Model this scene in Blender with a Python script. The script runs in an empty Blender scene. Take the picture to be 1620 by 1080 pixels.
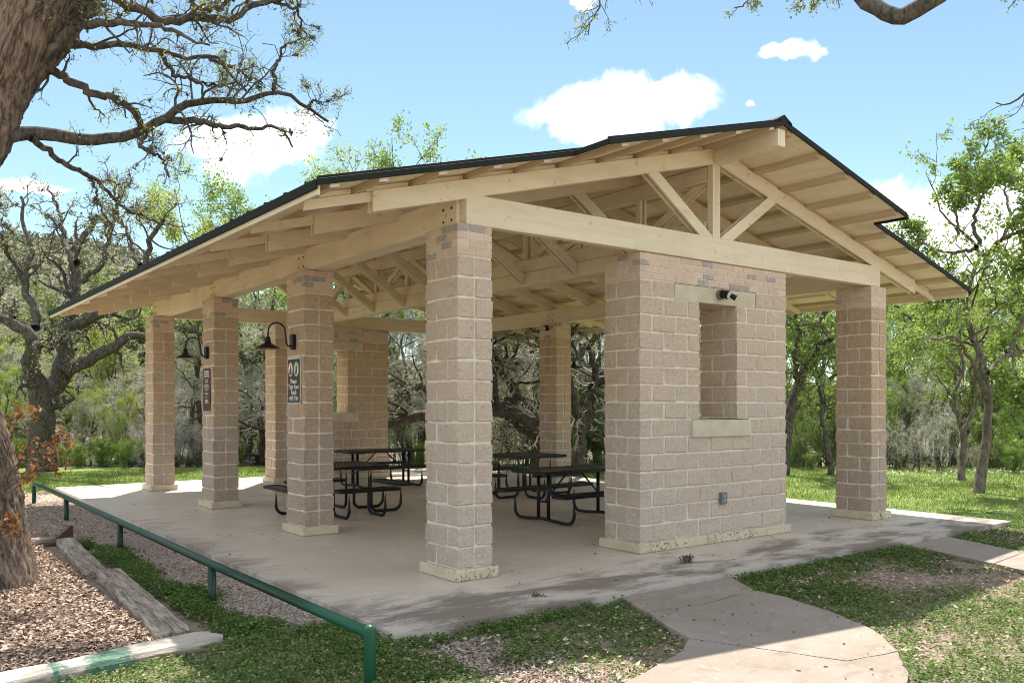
import bpy, bmesh, math, random
import numpy as np
from mathutils import Vector, Matrix

# ------------------------------------------------------------------ camera
CAM = np.array([-4.5927, -6.9556, 1.7081]); YAW = math.radians(37.0614)
FPX = 1361.05; HY = 639.84                       # focal length and horizon in photo pixels (1620 wide)
FW = np.array([math.sin(YAW), math.cos(YAW), 0.0]); RT = np.array([math.cos(YAW), -math.sin(YAW), 0.0])
scn = bpy.context.scene
cd = bpy.data.cameras.new('camera'); cam = bpy.data.objects.new('camera', cd)
scn.collection.objects.link(cam); scn.camera = cam
cam.location = CAM; cam.rotation_euler = (math.pi/2, 0, -YAW)
cd.sensor_width = 36; cd.lens = FPX/1620*36; cd.shift_y = (HY-540)/1620; cd.clip_start = .05; cd.clip_end = 3000

def ray(px, py): return FW + RT*(px-810)/FPX + np.array([0, 0, -(py-HY)/FPX])
def at(px, py, D): return CAM + ray(px, py)*D                      # point of the place at distance D along the view axis
def pl(px, py, ax, val):
    d = ray(px, py); return CAM + d*((val-CAM[ax])/d[ax])
def gpt(px, D, z=-.1):
    p = CAM + (FW + RT*(px-810)/FPX)*D; return np.array([p[0], p[1], z])

# ------------------------------------------------------------------ sky, sun, exposure
SUN_EL, SUN_AZ = math.radians(60.6), math.radians(34.5)            # azimuth from +Y towards +X
SKY_STRENGTH, SUN_STRENGTH, EXPOSURE = .050, 2.0, 2.30
w = bpy.data.worlds.new('World'); scn.world = w; w.use_nodes = True
nt = w.node_tree; nt.nodes.clear()
class NB:
    def __init__(s, tree): s.t = tree
    def n(s, typ, **k):
        nd = s.t.nodes.new(typ)
        for a, b in k.items(): setattr(nd, a, b)
        return nd
    def set(s, inp, v):
        if hasattr(v, 'is_output') or isinstance(v, bpy.types.NodeSocket): s.t.links.new(v, inp)
        else: inp.default_value = v
    def m(s, op, a, b=0.0, c=0.0, clamp=False):
        nd = s.n('ShaderNodeMath', operation=op, use_clamp=clamp)
        for i, v in enumerate((a, b, c)): s.set(nd.inputs[i], v)
        return nd.outputs[0]
    def vm(s, op, a, b):
        nd = s.n('ShaderNodeVectorMath', operation=op)
        s.set(nd.inputs[0], a); s.set(nd.inputs[1], b)
        return nd.outputs['Value'] if op == 'DOT_PRODUCT' else nd.outputs[0]
    def mix(s, f, a, b, blend='MIX'):
        nd = s.n('ShaderNodeMix', data_type='RGBA', blend_type=blend)
        s.set(nd.inputs[0], f); s.set(nd.inputs[6], a if not isinstance(a, tuple) else (*a[:3], 1)); s.set(nd.inputs[7], b if not isinstance(b, tuple) else (*b[:3], 1))
        return nd.outputs[2]
    def noise(s, vec, scale, detail=3, rough=.55, dist=0.0, out=0):
        nd = s.n('ShaderNodeTexNoise'); nd.inputs['Scale'].default_value = scale
        nd.inputs['Detail'].default_value = detail; nd.inputs['Roughness'].default_value = rough; nd.inputs['Distortion'].default_value = dist
        if vec is not None: s.t.links.new(vec, nd.inputs['Vector'])
        return nd.outputs[out]
    def ramp(s, f, lo, hi, a=0.0, b=1.0, smooth=True):
        nd = s.n('ShaderNodeMapRange', interpolation_type='SMOOTHSTEP' if smooth else 'LINEAR')
        s.set(nd.inputs[0], f)
        for i, v in ((1, lo), (2, hi), (3, a), (4, b)): s.set(nd.inputs[i], v)
        return nd.outputs[0]
    def scale(s, vec, sc):
        nd = s.n('ShaderNodeMapping'); nd.inputs['Scale'].default_value = sc; s.t.links.new(vec, nd.inputs['Vector']); return nd.outputs[0]
    def sep(s, vec):
        nd = s.n('ShaderNodeSeparateXYZ'); s.t.links.new(vec, nd.inputs[0]); return nd.outputs
B = NB(nt)
sky = B.n('ShaderNodeTexSky', sky_type='NISHITA'); sky.sun_disc = False
sky.sun_elevation = SUN_EL; sky.sun_rotation = SUN_AZ
sky.air_density = .72; sky.dust_density = .1; sky.ozone_density = .35; sky.altitude = 300
d0 = B.n('ShaderNodeTexCoord').outputs['Generated']
def warp(v, sc, amt, detail):
    n_ = B.vm('SUBTRACT', B.noise(v, sc, detail, .6, 0.0, 1), (.5, .5, .5)); k_ = B.n('ShaderNodeVectorMath', operation='SCALE'); B.t.links.new(n_, k_.inputs[0]); k_.inputs['Scale'].default_value = amt
    return B.vm('ADD', v, k_.outputs[0])
d = warp(warp(d0, 9, .06, 3), 34, .030, 6)
nz = B.noise(d, 9, 6, .62, .3); nz2 = B.noise(d, 28, 4, .6)
nzz = B.m('ADD', B.m('MULTIPLY', nz, .72), B.m('MULTIPLY', nz2, .28))
mask = None
CL = [(888, 182, 72, 30), (965, 172, 84, 44), (1066, 160, 58, 27), (914, 212, 62, 22), (1104, 144, 30, 14),
      (420, 238, 95, 44), (370, 240, 45, 30), (470, 205, 50, 34), (1258, 78, 34, 14), (1290, 82, 16, 18), (1188, 163, 6, 6), (912, 0, 22, 10),
      (1480, 345, 110, 55), (1600, 400, 120, 60), (1650, 300, 70, 50), (60, 300, 40, 10)]
for px, py, hw, hh in CL:
    c = ray(px, py); c /= np.linalg.norm(c)
    r_ = np.cross(c, [0, 0, 1]); r_ /= np.linalg.norm(r_); u_ = np.cross(r_, c)
    cs = B.m('MAXIMUM', B.vm('DOT_PRODUCT', d, tuple(c)), .01)
    a = B.m('DIVIDE', B.vm('DOT_PRODUCT', d, tuple(r_)), B.m('MULTIPLY', cs, hw*1.18/FPX))
    b = B.m('DIVIDE', B.vm('DOT_PRODUCT', d, tuple(u_)), B.m('MULTIPLY', cs, hh*1.18/FPX))
    q = B.m('SUBTRACT', 1.0, B.m('SQRT', B.m('ADD', B.m('MULTIPLY', a, a), B.m('MULTIPLY', b, b))))
    mask = q if mask is None else B.m('SMOOTH_MAX', mask, q, .25)
other = B.m('SUBTRACT', B.m('MULTIPLY', B.noise(d, 3.2, 5, .55), 2.2), .86)   # denser cumulus added outside the view as fill light for the shade
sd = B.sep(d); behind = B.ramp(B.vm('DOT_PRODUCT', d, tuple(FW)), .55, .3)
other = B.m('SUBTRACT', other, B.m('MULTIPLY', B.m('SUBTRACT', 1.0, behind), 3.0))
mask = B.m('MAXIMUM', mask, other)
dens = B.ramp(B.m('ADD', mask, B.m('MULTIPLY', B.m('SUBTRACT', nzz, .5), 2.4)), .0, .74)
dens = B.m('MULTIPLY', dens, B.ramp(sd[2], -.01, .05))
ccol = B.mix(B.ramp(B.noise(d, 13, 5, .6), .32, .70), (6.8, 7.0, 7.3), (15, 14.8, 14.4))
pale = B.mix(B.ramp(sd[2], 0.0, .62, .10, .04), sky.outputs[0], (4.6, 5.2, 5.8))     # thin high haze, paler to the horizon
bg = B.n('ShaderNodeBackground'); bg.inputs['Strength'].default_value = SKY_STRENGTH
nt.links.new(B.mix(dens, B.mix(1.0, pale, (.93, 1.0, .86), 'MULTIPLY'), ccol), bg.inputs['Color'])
nt.links.new(bg.outputs[0], B.n('ShaderNodeOutputWorld').inputs[0])
sl = bpy.data.lights.new('sun', 'SUN'); sl.energy = SUN_STRENGTH; sl.angle = math.radians(.55); sl.color = (1, .94, .84)
so = bpy.data.objects.new('sun', sl); scn.collection.objects.link(so); so.location = (0, 0, 40)
sv = Vector((math.sin(SUN_AZ)*math.cos(SUN_EL), math.cos(SUN_AZ)*math.cos(SUN_EL), math.sin(SUN_EL)))
so.rotation_euler = sv.to_track_quat('Z', 'Y').to_euler()
vs = scn.view_settings; vs.view_transform = 'Standard'; vs.look = 'None'; vs.exposure = EXPOSURE; vs.gamma = 1; vs.use_curve_mapping = False
scn.cycles.filter_width = 1.0; scn.cycles.max_bounces = 10; scn.cycles.diffuse_bounces = 8; scn.cycles.transparent_max_bounces = 12

# ------------------------------------------------------------------ helpers
COL = scn.collection.objects
def mobj(name, me, parent=None, loc=None, **props):
    o = bpy.data.objects.new(name, me); COL.link(o)
    if parent is not None: o.parent = parent
    if loc is not None: o.location = loc
    for k, v in props.items(): o[k] = v
    return o
def thing(name, label, cat, loc=(0, 0, 0), rz=0, group=None):
    o = bpy.data.objects.new(name, None); COL.link(o); o.location = loc; o.rotation_euler = (0, 0, rz)
    o.empty_display_size = .2; tag(o, label, cat, group); return o
def tag(o, label, cat, group=None):
    o['label'] = label; o['category'] = cat
    if group: o['group'] = group
    return o
def dup(root, loc, rz=0, label=None, sc=None):
    r = root.copy(); COL.link(r); r.location = loc; r.rotation_euler = (0, 0, rz)
    if sc: r.scale = sc
    if label: r['label'] = label
    for ch in list(root.children):
        c = ch.copy(); COL.link(c); c.parent = r
        for g in list(ch.children):
            e = g.copy(); COL.link(e); e.parent = c
    return r
def mesh_np(name, V, quads=None, tris=None, mat=None, tint=None, smooth=False):
    V = np.asarray(V, np.float32); me = bpy.data.meshes.new(name)
    q = np.zeros((0, 4), np.int32) if quads is None else np.asarray(quads, np.int32)
    t = np.zeros((0, 3), np.int32) if tris is None else np.asarray(tris, np.int32)
    me.vertices.add(len(V)); me.vertices.foreach_set('co', V.ravel())
    nl = q.size + t.size; me.loops.add(nl); me.polygons.add(len(q)+len(t))
    me.loops.foreach_set('vertex_index', np.concatenate([q.ravel(), t.ravel()]))
    me.polygons.foreach_set('loop_start', np.concatenate([np.arange(len(q))*4, q.size + np.arange(len(t))*3]).astype(np.int32))
    if tint is not None:
        at_ = me.attributes.new('tint', 'FLOAT', 'FACE'); at_.data.foreach_set('value', np.asarray(tint, np.float32))
    me.polygons.foreach_set('use_smooth', np.full(len(q)+len(t), smooth))
    if mat: me.materials.append(mat)
    me.update(calc_edges=True); return me
def bm_mesh(bm, name, mats, smooth=False):
    bmesh.ops.recalc_face_normals(bm, faces=bm.faces)
    me = bpy.data.meshes.new(name); bm.to_mesh(me); bm.free()
    for m in (mats if isinstance(mats, (list, tuple)) else [mats]): me.materials.append(m)
    if smooth: me.polygons.foreach_set('use_smooth', [True]*len(me.polygons))
    return me
def bprism(bm, poly, axis, a, b, bev=0.0):
    """polygon in the plane across `axis`, extruded from a to b"""
    def P(u, v, t): return (t, u, v) if axis == 0 else ((u, t, v) if axis == 1 else (u, v, t))
    f0 = [bm.verts.new(P(u, v, a)) for u, v in poly]; f1 = [bm.verts.new(P(u, v, b)) for u, v in poly]
    n = len(poly); fs = [bm.faces.new(f0), bm.faces.new(f1)]
    for i in range(n): fs.append(bm.faces.new((f0[i], f0[(i+1) % n], f1[(i+1) % n], f1[i])))
    if bev:
        es = list({e for f in fs for e in f.edges}); bmesh.ops.bevel(bm, geom=es, offset=bev, segments=1, affect='EDGES')
def bbox(bm, x0, x1, y0, y1, z0, z1, bev=0.0): bprism(bm, [(x0, y0), (x1, y0), (x1, y1), (x0, y1)], 2, z0, z1, bev)
def btube(bm, pts, r, s=10, cap=True):
    pts = np.array(pts, float); rr = np.full(len(pts), r) if np.isscalar(r) else np.array(r)
    V, q = tubes(pts[None], rr[None], s)
    vs_ = [bm.verts.new(v) for v in V]
    for f in q: bm.faces.new([vs_[i] for i in f])
    if cap: bm.faces.new(vs_[:s][::-1]); bm.faces.new(vs_[-s:])
def blathe(bm, prof, c=(0, 0, 0), s=24):
    rings = []
    for r, z in prof: rings.append([bm.verts.new((c[0]+r*math.cos(2*math.pi*k/s), c[1]+r*math.sin(2*math.pi*k/s), c[2]+z)) for k in range(s)])
    for a, b in zip(rings, rings[1:]):
        for k in range(s): bm.faces.new((a[k], a[(k+1) % s], b[(k+1) % s], b[k]))
    if prof[0][0] > 1e-4: bm.faces.new(rings[0])
    if prof[-1][0] > 1e-4: bm.faces.new(rings[-1])
def norm(v): return v/np.maximum(np.linalg.norm(v, axis=-1, keepdims=True), 1e-9)
def tubes(P, R, s=5):
    N, K, _ = P.shape
    T = norm(np.gradient(P, axis=1)); T0 = norm(P[:, -1]-P[:, 0])
    ref = np.where(np.abs(T0[:, 2:3]) > .8, np.array([[1., 0, 0]]), np.array([[0, 0, 1.]]))
    U = norm(np.cross(np.broadcast_to(ref[:, None], T.shape), T)); W = np.cross(T, U)
    a = np.linspace(0, 2*np.pi, s, endpoint=False)
    V = P[:, :, None] + R[:, :, None, None]*(np.cos(a)[None, None, :, None]*U[:, :, None] + np.sin(a)[None, None, :, None]*W[:, :, None])
    base = (np.arange(N)*K*s)[:, None, None]; k = np.arange(K-1)[None, :, None]*s; j = np.arange(s)[None, None, :]; j2 = (j+1) % s
    q = np.stack([base+k+j, base+k+j2, base+k+s+j2, base+k+s+j], -1).reshape(-1, 4)
    return V.reshape(-1, 3), q
class Acc:
    def __init__(s): s.V = []; s.Q = []; s.T = []; s.n = 0
    def add(s, V, q, tint=None):
        s.V.append(V); s.Q.append(q+s.n); s.n += len(V)
        if tint is not None: s.T.append(tint)
    def mesh(s, name, mat, smooth=False):
        return mesh_np(name, np.concatenate(s.V), np.concatenate(s.Q), None, mat, np.concatenate(s.T) if s.T else None, smooth)

# ------------------------------------------------------------------ materials
def mat(name):
    m = bpy.data.materials.new(name); m.use_nodes = True
    b = NB(m.node_tree); bs = m.node_tree.nodes['Principled BSDF']; bs.inputs['Specular IOR Level'].default_value = .3
    b.bs = bs; b.pos = b.n('ShaderNodeNewGeometry').outputs['Position']; b.L = m.node_tree.links
    return m, b
def finish(b, col, rough=.8, bump=None, dist=.01, strength=1.0, metallic=0.0):
    b.set(b.bs.inputs['Base Color'], col if not isinstance(col, tuple) else (*col[:3], 1)); b.set(b.bs.inputs['Roughness'], rough)
    b.bs.inputs['Metallic'].default_value = metallic
    if bump is not None:
        n = b.n('ShaderNodeBump'); n.inputs['Strength'].default_value = strength; n.inputs['Distance'].default_value = dist
        b.set(n.inputs['Height'], bump); b.L.new(n.outputs[0], b.bs.inputs['Normal'])
def obrand(b): return b.n('ShaderNodeObjectInfo').outputs['Random']
def tintv(b): return b.n('ShaderNodeAttribute', attribute_name='tint').outputs['Fac']
def simple(name, col, rough=.6, metallic=0.0, var=.12, sc=6, bump=0.0):
    m, b = mat(name); n = b.noise(b.pos, sc, 4)
    c = b.mix(b.ramp(n, .3, .7), tuple(x*(1-var) for x in col), tuple(x*(1+var) for x in col))
    finish(b, c, rough, b.noise(b.pos, 90, 3) if bump else None, .003, bump, metallic); return m
def wood_mat(name, sc, col=(.75, .66, .50)):
    m, b = mat(name); v = b.scale(b.pos, sc)
    g = b.noise(v, 9, 5, .6, .6); blot = b.noise(b.pos, 1.7, 4, .6); fine = b.noise(v, 45, 3, .6)
    c = b.mix(b.ramp(g, .35, .72), tuple(x*1.04 for x in col), tuple(x*y for x, y in zip(col, (.91, .89, .86))))
    c = b.mix(b.ramp(blot, .5, .78, 0, .45), c, (.50, .43, .31))
    c = b.mix(b.ramp(b.noise(b.pos, 14, 2), .67, .73, 0, .55), c, (.36, .28, .19))          # knots and nail stains
    c = b.mix(b.m('MULTIPLY', obrand(b), .16), c, (.72, .60, .42))
    finish(b, c, .72, b.m('ADD', g, b.m('MULTIPLY', fine, .5)), .004, .35); return m
def block_mat():
    m, b = mat('split_face_block'); z = b.sep(b.pos)[2]; rnd = obrand(b)
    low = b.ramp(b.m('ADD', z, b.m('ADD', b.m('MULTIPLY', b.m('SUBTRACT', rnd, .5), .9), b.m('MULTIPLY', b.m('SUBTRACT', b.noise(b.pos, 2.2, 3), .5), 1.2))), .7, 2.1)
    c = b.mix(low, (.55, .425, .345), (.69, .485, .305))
    c = b.mix(b.ramp(b.m('FRACT', b.m('MULTIPLY', rnd, 7.3)), .0, 1.0, 0, .42, False), c, (.60, .435, .30))
    c = b.mix(b.ramp(b.noise(b.pos, 5, 5, .65), .5, .75, 0, .55), c, (.60, .50, .42))
    sp = b.noise(b.pos, 70, 5, .75); c = b.mix(b.ramp(sp, .54, .70, 0, .7), c, (.30, .21, .155)); cr = b.noise(b.scale(b.pos, (1, 1, 1.7)), 22, 6, .75, .6); c = b.mix(b.ramp(cr, .46, .34, 0, .5), c, (.34, .25, .19))
    c = b.mix(b.ramp(b.noise(b.pos, 85, 3, .6), .58, .72, 0, .6), c, (.78, .68, .58))
    c = b.mix(b.ramp(b.noise(b.scale(b.pos, (1.6, 1.6, .35)), 2.1, 4), .60, .74, 0, .5), c, (.45, .25, .15))   # rust-coloured run marks
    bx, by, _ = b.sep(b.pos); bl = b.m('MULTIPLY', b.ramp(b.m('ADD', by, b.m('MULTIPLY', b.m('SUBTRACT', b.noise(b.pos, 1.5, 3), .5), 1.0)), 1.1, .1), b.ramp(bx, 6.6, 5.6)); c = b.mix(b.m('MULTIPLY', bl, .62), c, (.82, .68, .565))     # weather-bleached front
    mt = b.noise(b.pos, 21, 6, .85, .5); c = b.mix(b.ramp(mt, .46, .35, 0, .5), c, (.34, .245, .19)); c = b.mix(b.ramp(mt, .53, .64, 0, .6), c, (.88, .77, .66))
    h = b.m('ADD', b.m('MULTIPLY', b.noise(b.pos, 26, 6, .7), 1.0), b.m('MULTIPLY', b.noise(b.pos, 90, 3, .7), .35))
    finish(b, c, .95, h, .045, 1.0); return m
def brick_mat():
    m, b = mat('brick_face'); r = obrand(b)
    c = b.mix(b.ramp(r, 0, 1, 0, 1, False), (.66, .515, .405), (.58, .43, .335))
    dark = b.m('GREATER_THAN', b.m('FRACT', b.m('MULTIPLY', r, 13.7)), .88)
    c = b.mix(b.m('MULTIPLY', dark, b.ramp(b.noise(b.pos, 14, 3), .25, .5)), c, (.36, .32, .31))
    c = b.mix(b.ramp(b.noise(b.pos, 30, 4), .5, .75, 0, .5), c, (.66, .54, .43))
    finish(b, c, .9, b.noise(b.pos, 60, 4), .008, .6); return m
def stone_mat(name, col, mould=.5):
    m, b = mat(name); z = b.sep(b.pos)[2]
    c = b.mix(b.ramp(b.noise(b.pos, 5, 4), .35, .7), col, tuple(x*.84 for x in col))
    y = b.sep(b.pos)[1]
    md = b.m('MULTIPLY', b.ramp(b.m('ADD', b.noise(b.pos, 28, 5, .7), b.m('MULTIPLY', b.noise(b.pos, 3, 2), .3)), .69, .79), b.ramp(y, .3, -.1, .12, 1))
    c = b.mix(b.m('MULTIPLY', md, mould), c, (.10, .10, .07))
    finish(b, c, .9, b.noise(b.pos, 40, 4), .006, .5); return m
def concrete_mat(name, kind):
    m, b = mat(name); x, y, z = b.sep(b.pos)
    n1 = b.noise(b.pos, .8, 6, .6, .4); n2 = b.noise(b.scale(b.pos, (1, 2.2, 1)), 2.6, 6, .65, .6); n3 = b.noise(b.pos, 60, 3, .7)
    if kind == 'slab':
        c = b.mix(b.ramp(n1, .3, .7), (.62, .535, .45), (.55, .47, .385))
        c = b.mix(b.ramp(n2, .5, .72, 0, .7), c, (.67, .605, .53))
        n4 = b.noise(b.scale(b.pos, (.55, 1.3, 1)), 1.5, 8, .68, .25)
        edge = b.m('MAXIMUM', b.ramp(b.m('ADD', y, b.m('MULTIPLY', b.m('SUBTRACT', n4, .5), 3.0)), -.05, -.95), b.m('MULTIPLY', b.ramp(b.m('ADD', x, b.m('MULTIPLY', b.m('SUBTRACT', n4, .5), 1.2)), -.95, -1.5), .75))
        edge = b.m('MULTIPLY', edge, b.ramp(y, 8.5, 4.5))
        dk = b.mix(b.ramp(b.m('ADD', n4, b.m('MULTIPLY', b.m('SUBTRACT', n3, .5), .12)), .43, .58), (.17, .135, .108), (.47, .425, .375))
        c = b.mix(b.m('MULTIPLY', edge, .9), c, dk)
        c = b.mix(b.ramp(b.noise(b.pos, 9, 4, .7), .66, .74, 0, .5), c, (.17, .135, .11))
        rg = b.ramp(b.m('ADD', n1, b.m('MULTIPLY', edge, .8)), .3, .9, .27, .8)
    else:
        c = b.mix(b.ramp(n1, .3, .7), (.25, .205, .165), (.31, .27, .23))
        c = b.mix(b.ramp(n2, .48, .75, 0, .75), c, (.20, .145, .11))
        c = b.mix(b.ramp(b.noise(b.scale(b.pos, (3, 1, 1)), 7, 6, .7, 1.2), .58, .68, 0, .5), c, (.55, .51, .46))
        rg = .88
    c = b.mix(b.ramp(n3, .55, .8, 0, .45), c, (.24, .20, .165))
    c = b.mix(b.ramp(b.noise(b.pos, 140, 2), .64, .76, 0, .5), c, (.66, .60, .53))
    finish(b, c, rg, b.m('ADD', b.m('MULTIPLY', n3, .5), n2), .004, .4); return m
def bark_mat(name, a, c2, sc=(1, 1, .28), f=14, lichen=0.0, co=None):
    m, b = mat(name); v = b.scale(b.n('ShaderNodeAttribute', attribute_name=co).outputs['Vector'] if co else b.pos, sc)
    n = b.noise(v, f, 5, .65, .8); c = b.mix(b.ramp(n, .34, .66), a, c2)
    if lichen: c = b.mix(b.ramp(b.noise(b.pos, 7, 5, .7), .52, .68, 0, lichen), c, (.36, .36, .31))
    c = b.mix(b.ramp(b.noise(b.pos, .9, 3), .45, .75, 0, .4), c, tuple(x*.6 for x in c2))
    finish(b, c, .95, n, .03, .8); return m
def leaf_mat(name, c0, c1, c2=None, trans=.45):
    m, b = mat(name); t = tintv(b)
    c = b.mix(b.ramp(t, 0, 1, 0, 1, False), c0, c1)
    if c2: c = b.mix(b.ramp(t, .82, .9), c, c2)
    big = b.noise(b.pos, .55, 2); c = b.mix(b.ramp(big, .35, .7, 0, .35), c, tuple(x*.62 for x in c0))
    finish(b, c, .6); b.bs.inputs['Specular IOR Level'].default_value = .2
    tr = b.n('ShaderNodeBsdfTranslucent'); ms = b.n('ShaderNodeMixShader'); ms.inputs[0].default_value = trans
    b.L.new(b.mix(1.0, c, (1.25, 1.3, .75), 'MULTIPLY'), tr.inputs[0]); b.L.new(b.bs.outputs[0], ms.inputs[1]); b.L.new(tr.outputs[0], ms.inputs[2])
    b.L.new(ms.outputs[0], m.node_tree.nodes['Material Output'].inputs[0]); return m
def flake_mat(name, cols, rough=.9):
    m, b = mat(name); r = b.n('ShaderNodeValToRGB'); b.L.new(tintv(b), r.inputs[0])
    e = r.color_ramp.elements
    for i, c in enumerate(cols):
        el = e[i] if i < 2 else e.new(i/(len(cols)-1))
        el.position = i/(len(cols)-1); el.color = (*c, 1)
    finish(b, r.outputs[0], rough); return m

M = {}
M['wood_x'] = wood_mat('painted_wood_x', (.12, 1, 1)); M['wood_y'] = wood_mat('painted_wood_y', (1, .12, 1)); M['wood_z'] = wood_mat('painted_wood_z', (1, 1, .12))
M['purlin'] = wood_mat('shade_toned_purlin', (1, .12, 1), (.52, .41, .28)); M['deck'] = wood_mat('painted_plywood', (.5, .12, .5), (.83, .73, .56))  # purlin colour darkened to stand in for shade on their sides
M['endgrain'] = simple('white_end_paint', (.74, .68, .58), .7)
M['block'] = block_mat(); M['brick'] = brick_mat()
M['mortar'] = simple('mortar', (.67, .595, .50), .95, 0, .12, 9, .5)
M['lintel'] = stone_mat('cast_stone', (.60, .525, .395), .1); M['plinth'] = stone_mat('plinth_stone', (.60, .52, .38), 1.0)
M['slab'] = concrete_mat('slab_concrete', 'slab'); M['path'] = concrete_mat('path_concrete', 'path')
M['roof'] = simple('dark_roof_metal', (.014, .0145, .015), .8, 0, .2, 3); M['trim'] = simple('dark_green_drip_edge', (.012, .015, .012), .8, 0, .15, 5)
M['black'] = simple('black_metal', (.012, .012, .013), .38, .1, .2, 8); M['copper'] = simple('lamp_inside', (.30, .16, .11), .5)
M['grey'] = simple('grey_box', (.16, .17, .17), .5); M['white'] = simple('white_print', (.75, .74, .68), .6); M['red'] = simple('red_print', (.42, .06, .05), .6)
M['green'] = simple('green_print', (.10, .28, .10), .6); M['sign'] = simple('brown_sign_face', (.060, .043, .026), .6, 0, .15, 4); M['sign2'] = simple('maroon_sign_face', (.075, .046, .036), .65, 0, .15, 4)
M['rust'] = simple('rusty_brown', (.11, .07, .045), .85, 0, .3, 30)
M['lamp_glass'] = simple('lamp_glass', (.6, .55, .48), .3)
# ------------------------------------------------------------------ pavilion: masonry
rng = np.random.default_rng(7); rnd = random.Random(5)
PAV = thing('pavilion', 'open picnic pavilion of tan split-face block columns under a beige timber gable roof', 'pavilion', (3.866, 5.74, 0))
PAV.matrix_world  # the empty stands at the floor centre
PO = np.array([3.866, 5.74, 0.0])
def part(name, me, parent=None, loc=(0, 0, 0), **k):
    """child placed at a world position"""
    if parent is None or parent is PAV: return mobj(name, me, PAV, tuple(np.array(loc)-PO), **k)
    return mobj(name, me, parent, loc, **k)
BCACHE = {}
def rough(lx, ly, h, exp, kind, var):
    """one masonry unit with rough, slightly proud outer faces; exp: exposed sides out of S W N E"""
    key = (round(lx, 3), round(ly, 3), round(h, 3), exp, kind, var)
    if key in BCACHE: return BCACHE[key]
    r = np.random.default_rng(abs(hash(key)) % (2**31))
    rec, e, jit = (.010, .016, .012) if kind == 'block' else (.004, .005, .0015)
    sides = [('S', (0, 0), (lx, 0), (0, -1)), ('E', (lx, 0), (lx, ly), (1, 0)), ('N', (lx, ly), (0, ly), (0, 1)), ('W', (0, ly), (0, 0), (-1, 0))]
    ring = []
    for i, (s, a, b, n) in enumerate(sides):
        a, b = np.array(a, float), np.array(b, float); prev = sides[i-1][0]; L = np.linalg.norm(b-a); tdir = (b-a)/L
        c_out = np.zeros(2)
        if s in exp: c_out += n
        if prev in exp: c_out += sides[i-1][3]
        ring.append((a, c_out, s in exp and prev in exp))
        if s in exp:
            ring.append((a+tdir*min(e, L*.3), np.array(n, float), True)); ring.append((b-tdir*min(e, L*.3), np.array(n, float), True))
    if kind == 'block': ring = [(p + (np.array([n_[1], -n_[0]])*r.uniform(-.007, .007) if ex and abs(n_).sum() == 1 else 0), n_, ex) for p, n_, ex in ring]
    zs = [0, min(e, h*.3), h-min(e, h*.3), h]; V = []; nn = len(ring)
    for k, z in enumerate(zs):
        for (p, o, ex) in ring:
            off = -rec if (k in (0, 3) or not ex) else r.uniform(-jit*.4, jit)
            if not o.any(): off = 0
            q = p + o*off
            V.append((q[0], q[1], z + (r.uniform(-.003, .003) if k in (0, 3) else r.uniform(-.008, .008))*(kind == 'block')))
    Q = [(k*nn+i, k*nn+(i+1) % nn, (k+1)*nn+(i+1) % nn, (k+1)*nn+i) for k in range(3) for i in range(nn)]
    me = bpy.data.meshes.new(kind); fl = list(Q)
    if len(exp) < 2: fl += [tuple(range(nn))[::-1], tuple(range(3*nn, 4*nn))]
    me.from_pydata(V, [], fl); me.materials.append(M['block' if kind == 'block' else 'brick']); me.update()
    BCACHE[key] = me; return me
J = .010
def course(parent, org, x0, x1, y0, y1, z, h, jS, jW, kind, dep=.19, jN=None, jE=None, skip=''):
    """one course of masonry round a rectangle"""
    jN = jS if jN is None else jN; jE = jW if jE is None else jE; g = J/2 if kind == 'block' else .0045
    def put(a, b, c, d_, exp):
        exp = ''.join(s for s in exp if s not in skip)
        if not exp or b-a < .03 or d_-c < .03: return
        a += 0 if 'W' in exp else g; b -= 0 if 'E' in exp else g; c += 0 if 'S' in exp else g; d_ -= 0 if 'N' in exp else g
        me = rough(b-a, d_-c, h-2*g, exp, kind, rnd.randrange(4))
        mobj(kind, me, parent, (a-org[0], c-org[1], z+g-org[2]))
    S = [x0]+jS+[x1]; N = [x0]+jN+[x1]; W = [y0]+jW+[y1]; E_ = [y0]+jE+[y1]
    put(S[0], S[1], W[0], W[1], 'SW'); put(S[-2], S[-1], E_[0], E_[1], 'SE'); put(N[0], N[1], W[-2], W[-1], 'WN'); put(N[-2], N[-1], E_[-2], E_[-1], 'EN')
    for a, b in zip(S[1:-2], S[2:-1]): put(a, b, y0, y0+dep, 'S')
    for a, b in zip(N[1:-2], N[2:-1]): put(a, b, y1-dep, y1, 'N')
    for a, b in zip(W[1:-2], W[2:-1]): put(x0, x0+dep, a, b, 'W')
    for a, b in zip(E_[1:-2], E_[2:-1]): put(x1-dep, x1, a, b, 'E')
PLH, CH, NC, BRH, HC = .111, .2032, 15, .0777, 3.47
WX, WY = .408, .575
def core_mesh(boxes):
    bm = bmesh.new()
    for b in boxes: bbox(bm, *b)
    return bm_mesh(bm, 'mortar_core', M['mortar'])
def plinth_mesh(lx, ly):
    bm = bmesh.new(); bbox(bm, 0, lx, 0, ly, 0, PLH, .012); return bm_mesh(bm, 'plinth', M['plinth'])
ins = .006
colmesh = core_mesh([(ins, WX-ins, ins, WY-ins, .05, HC-.002)]); plm = plinth_mesh(WX+.108, WY+.108)
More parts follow.
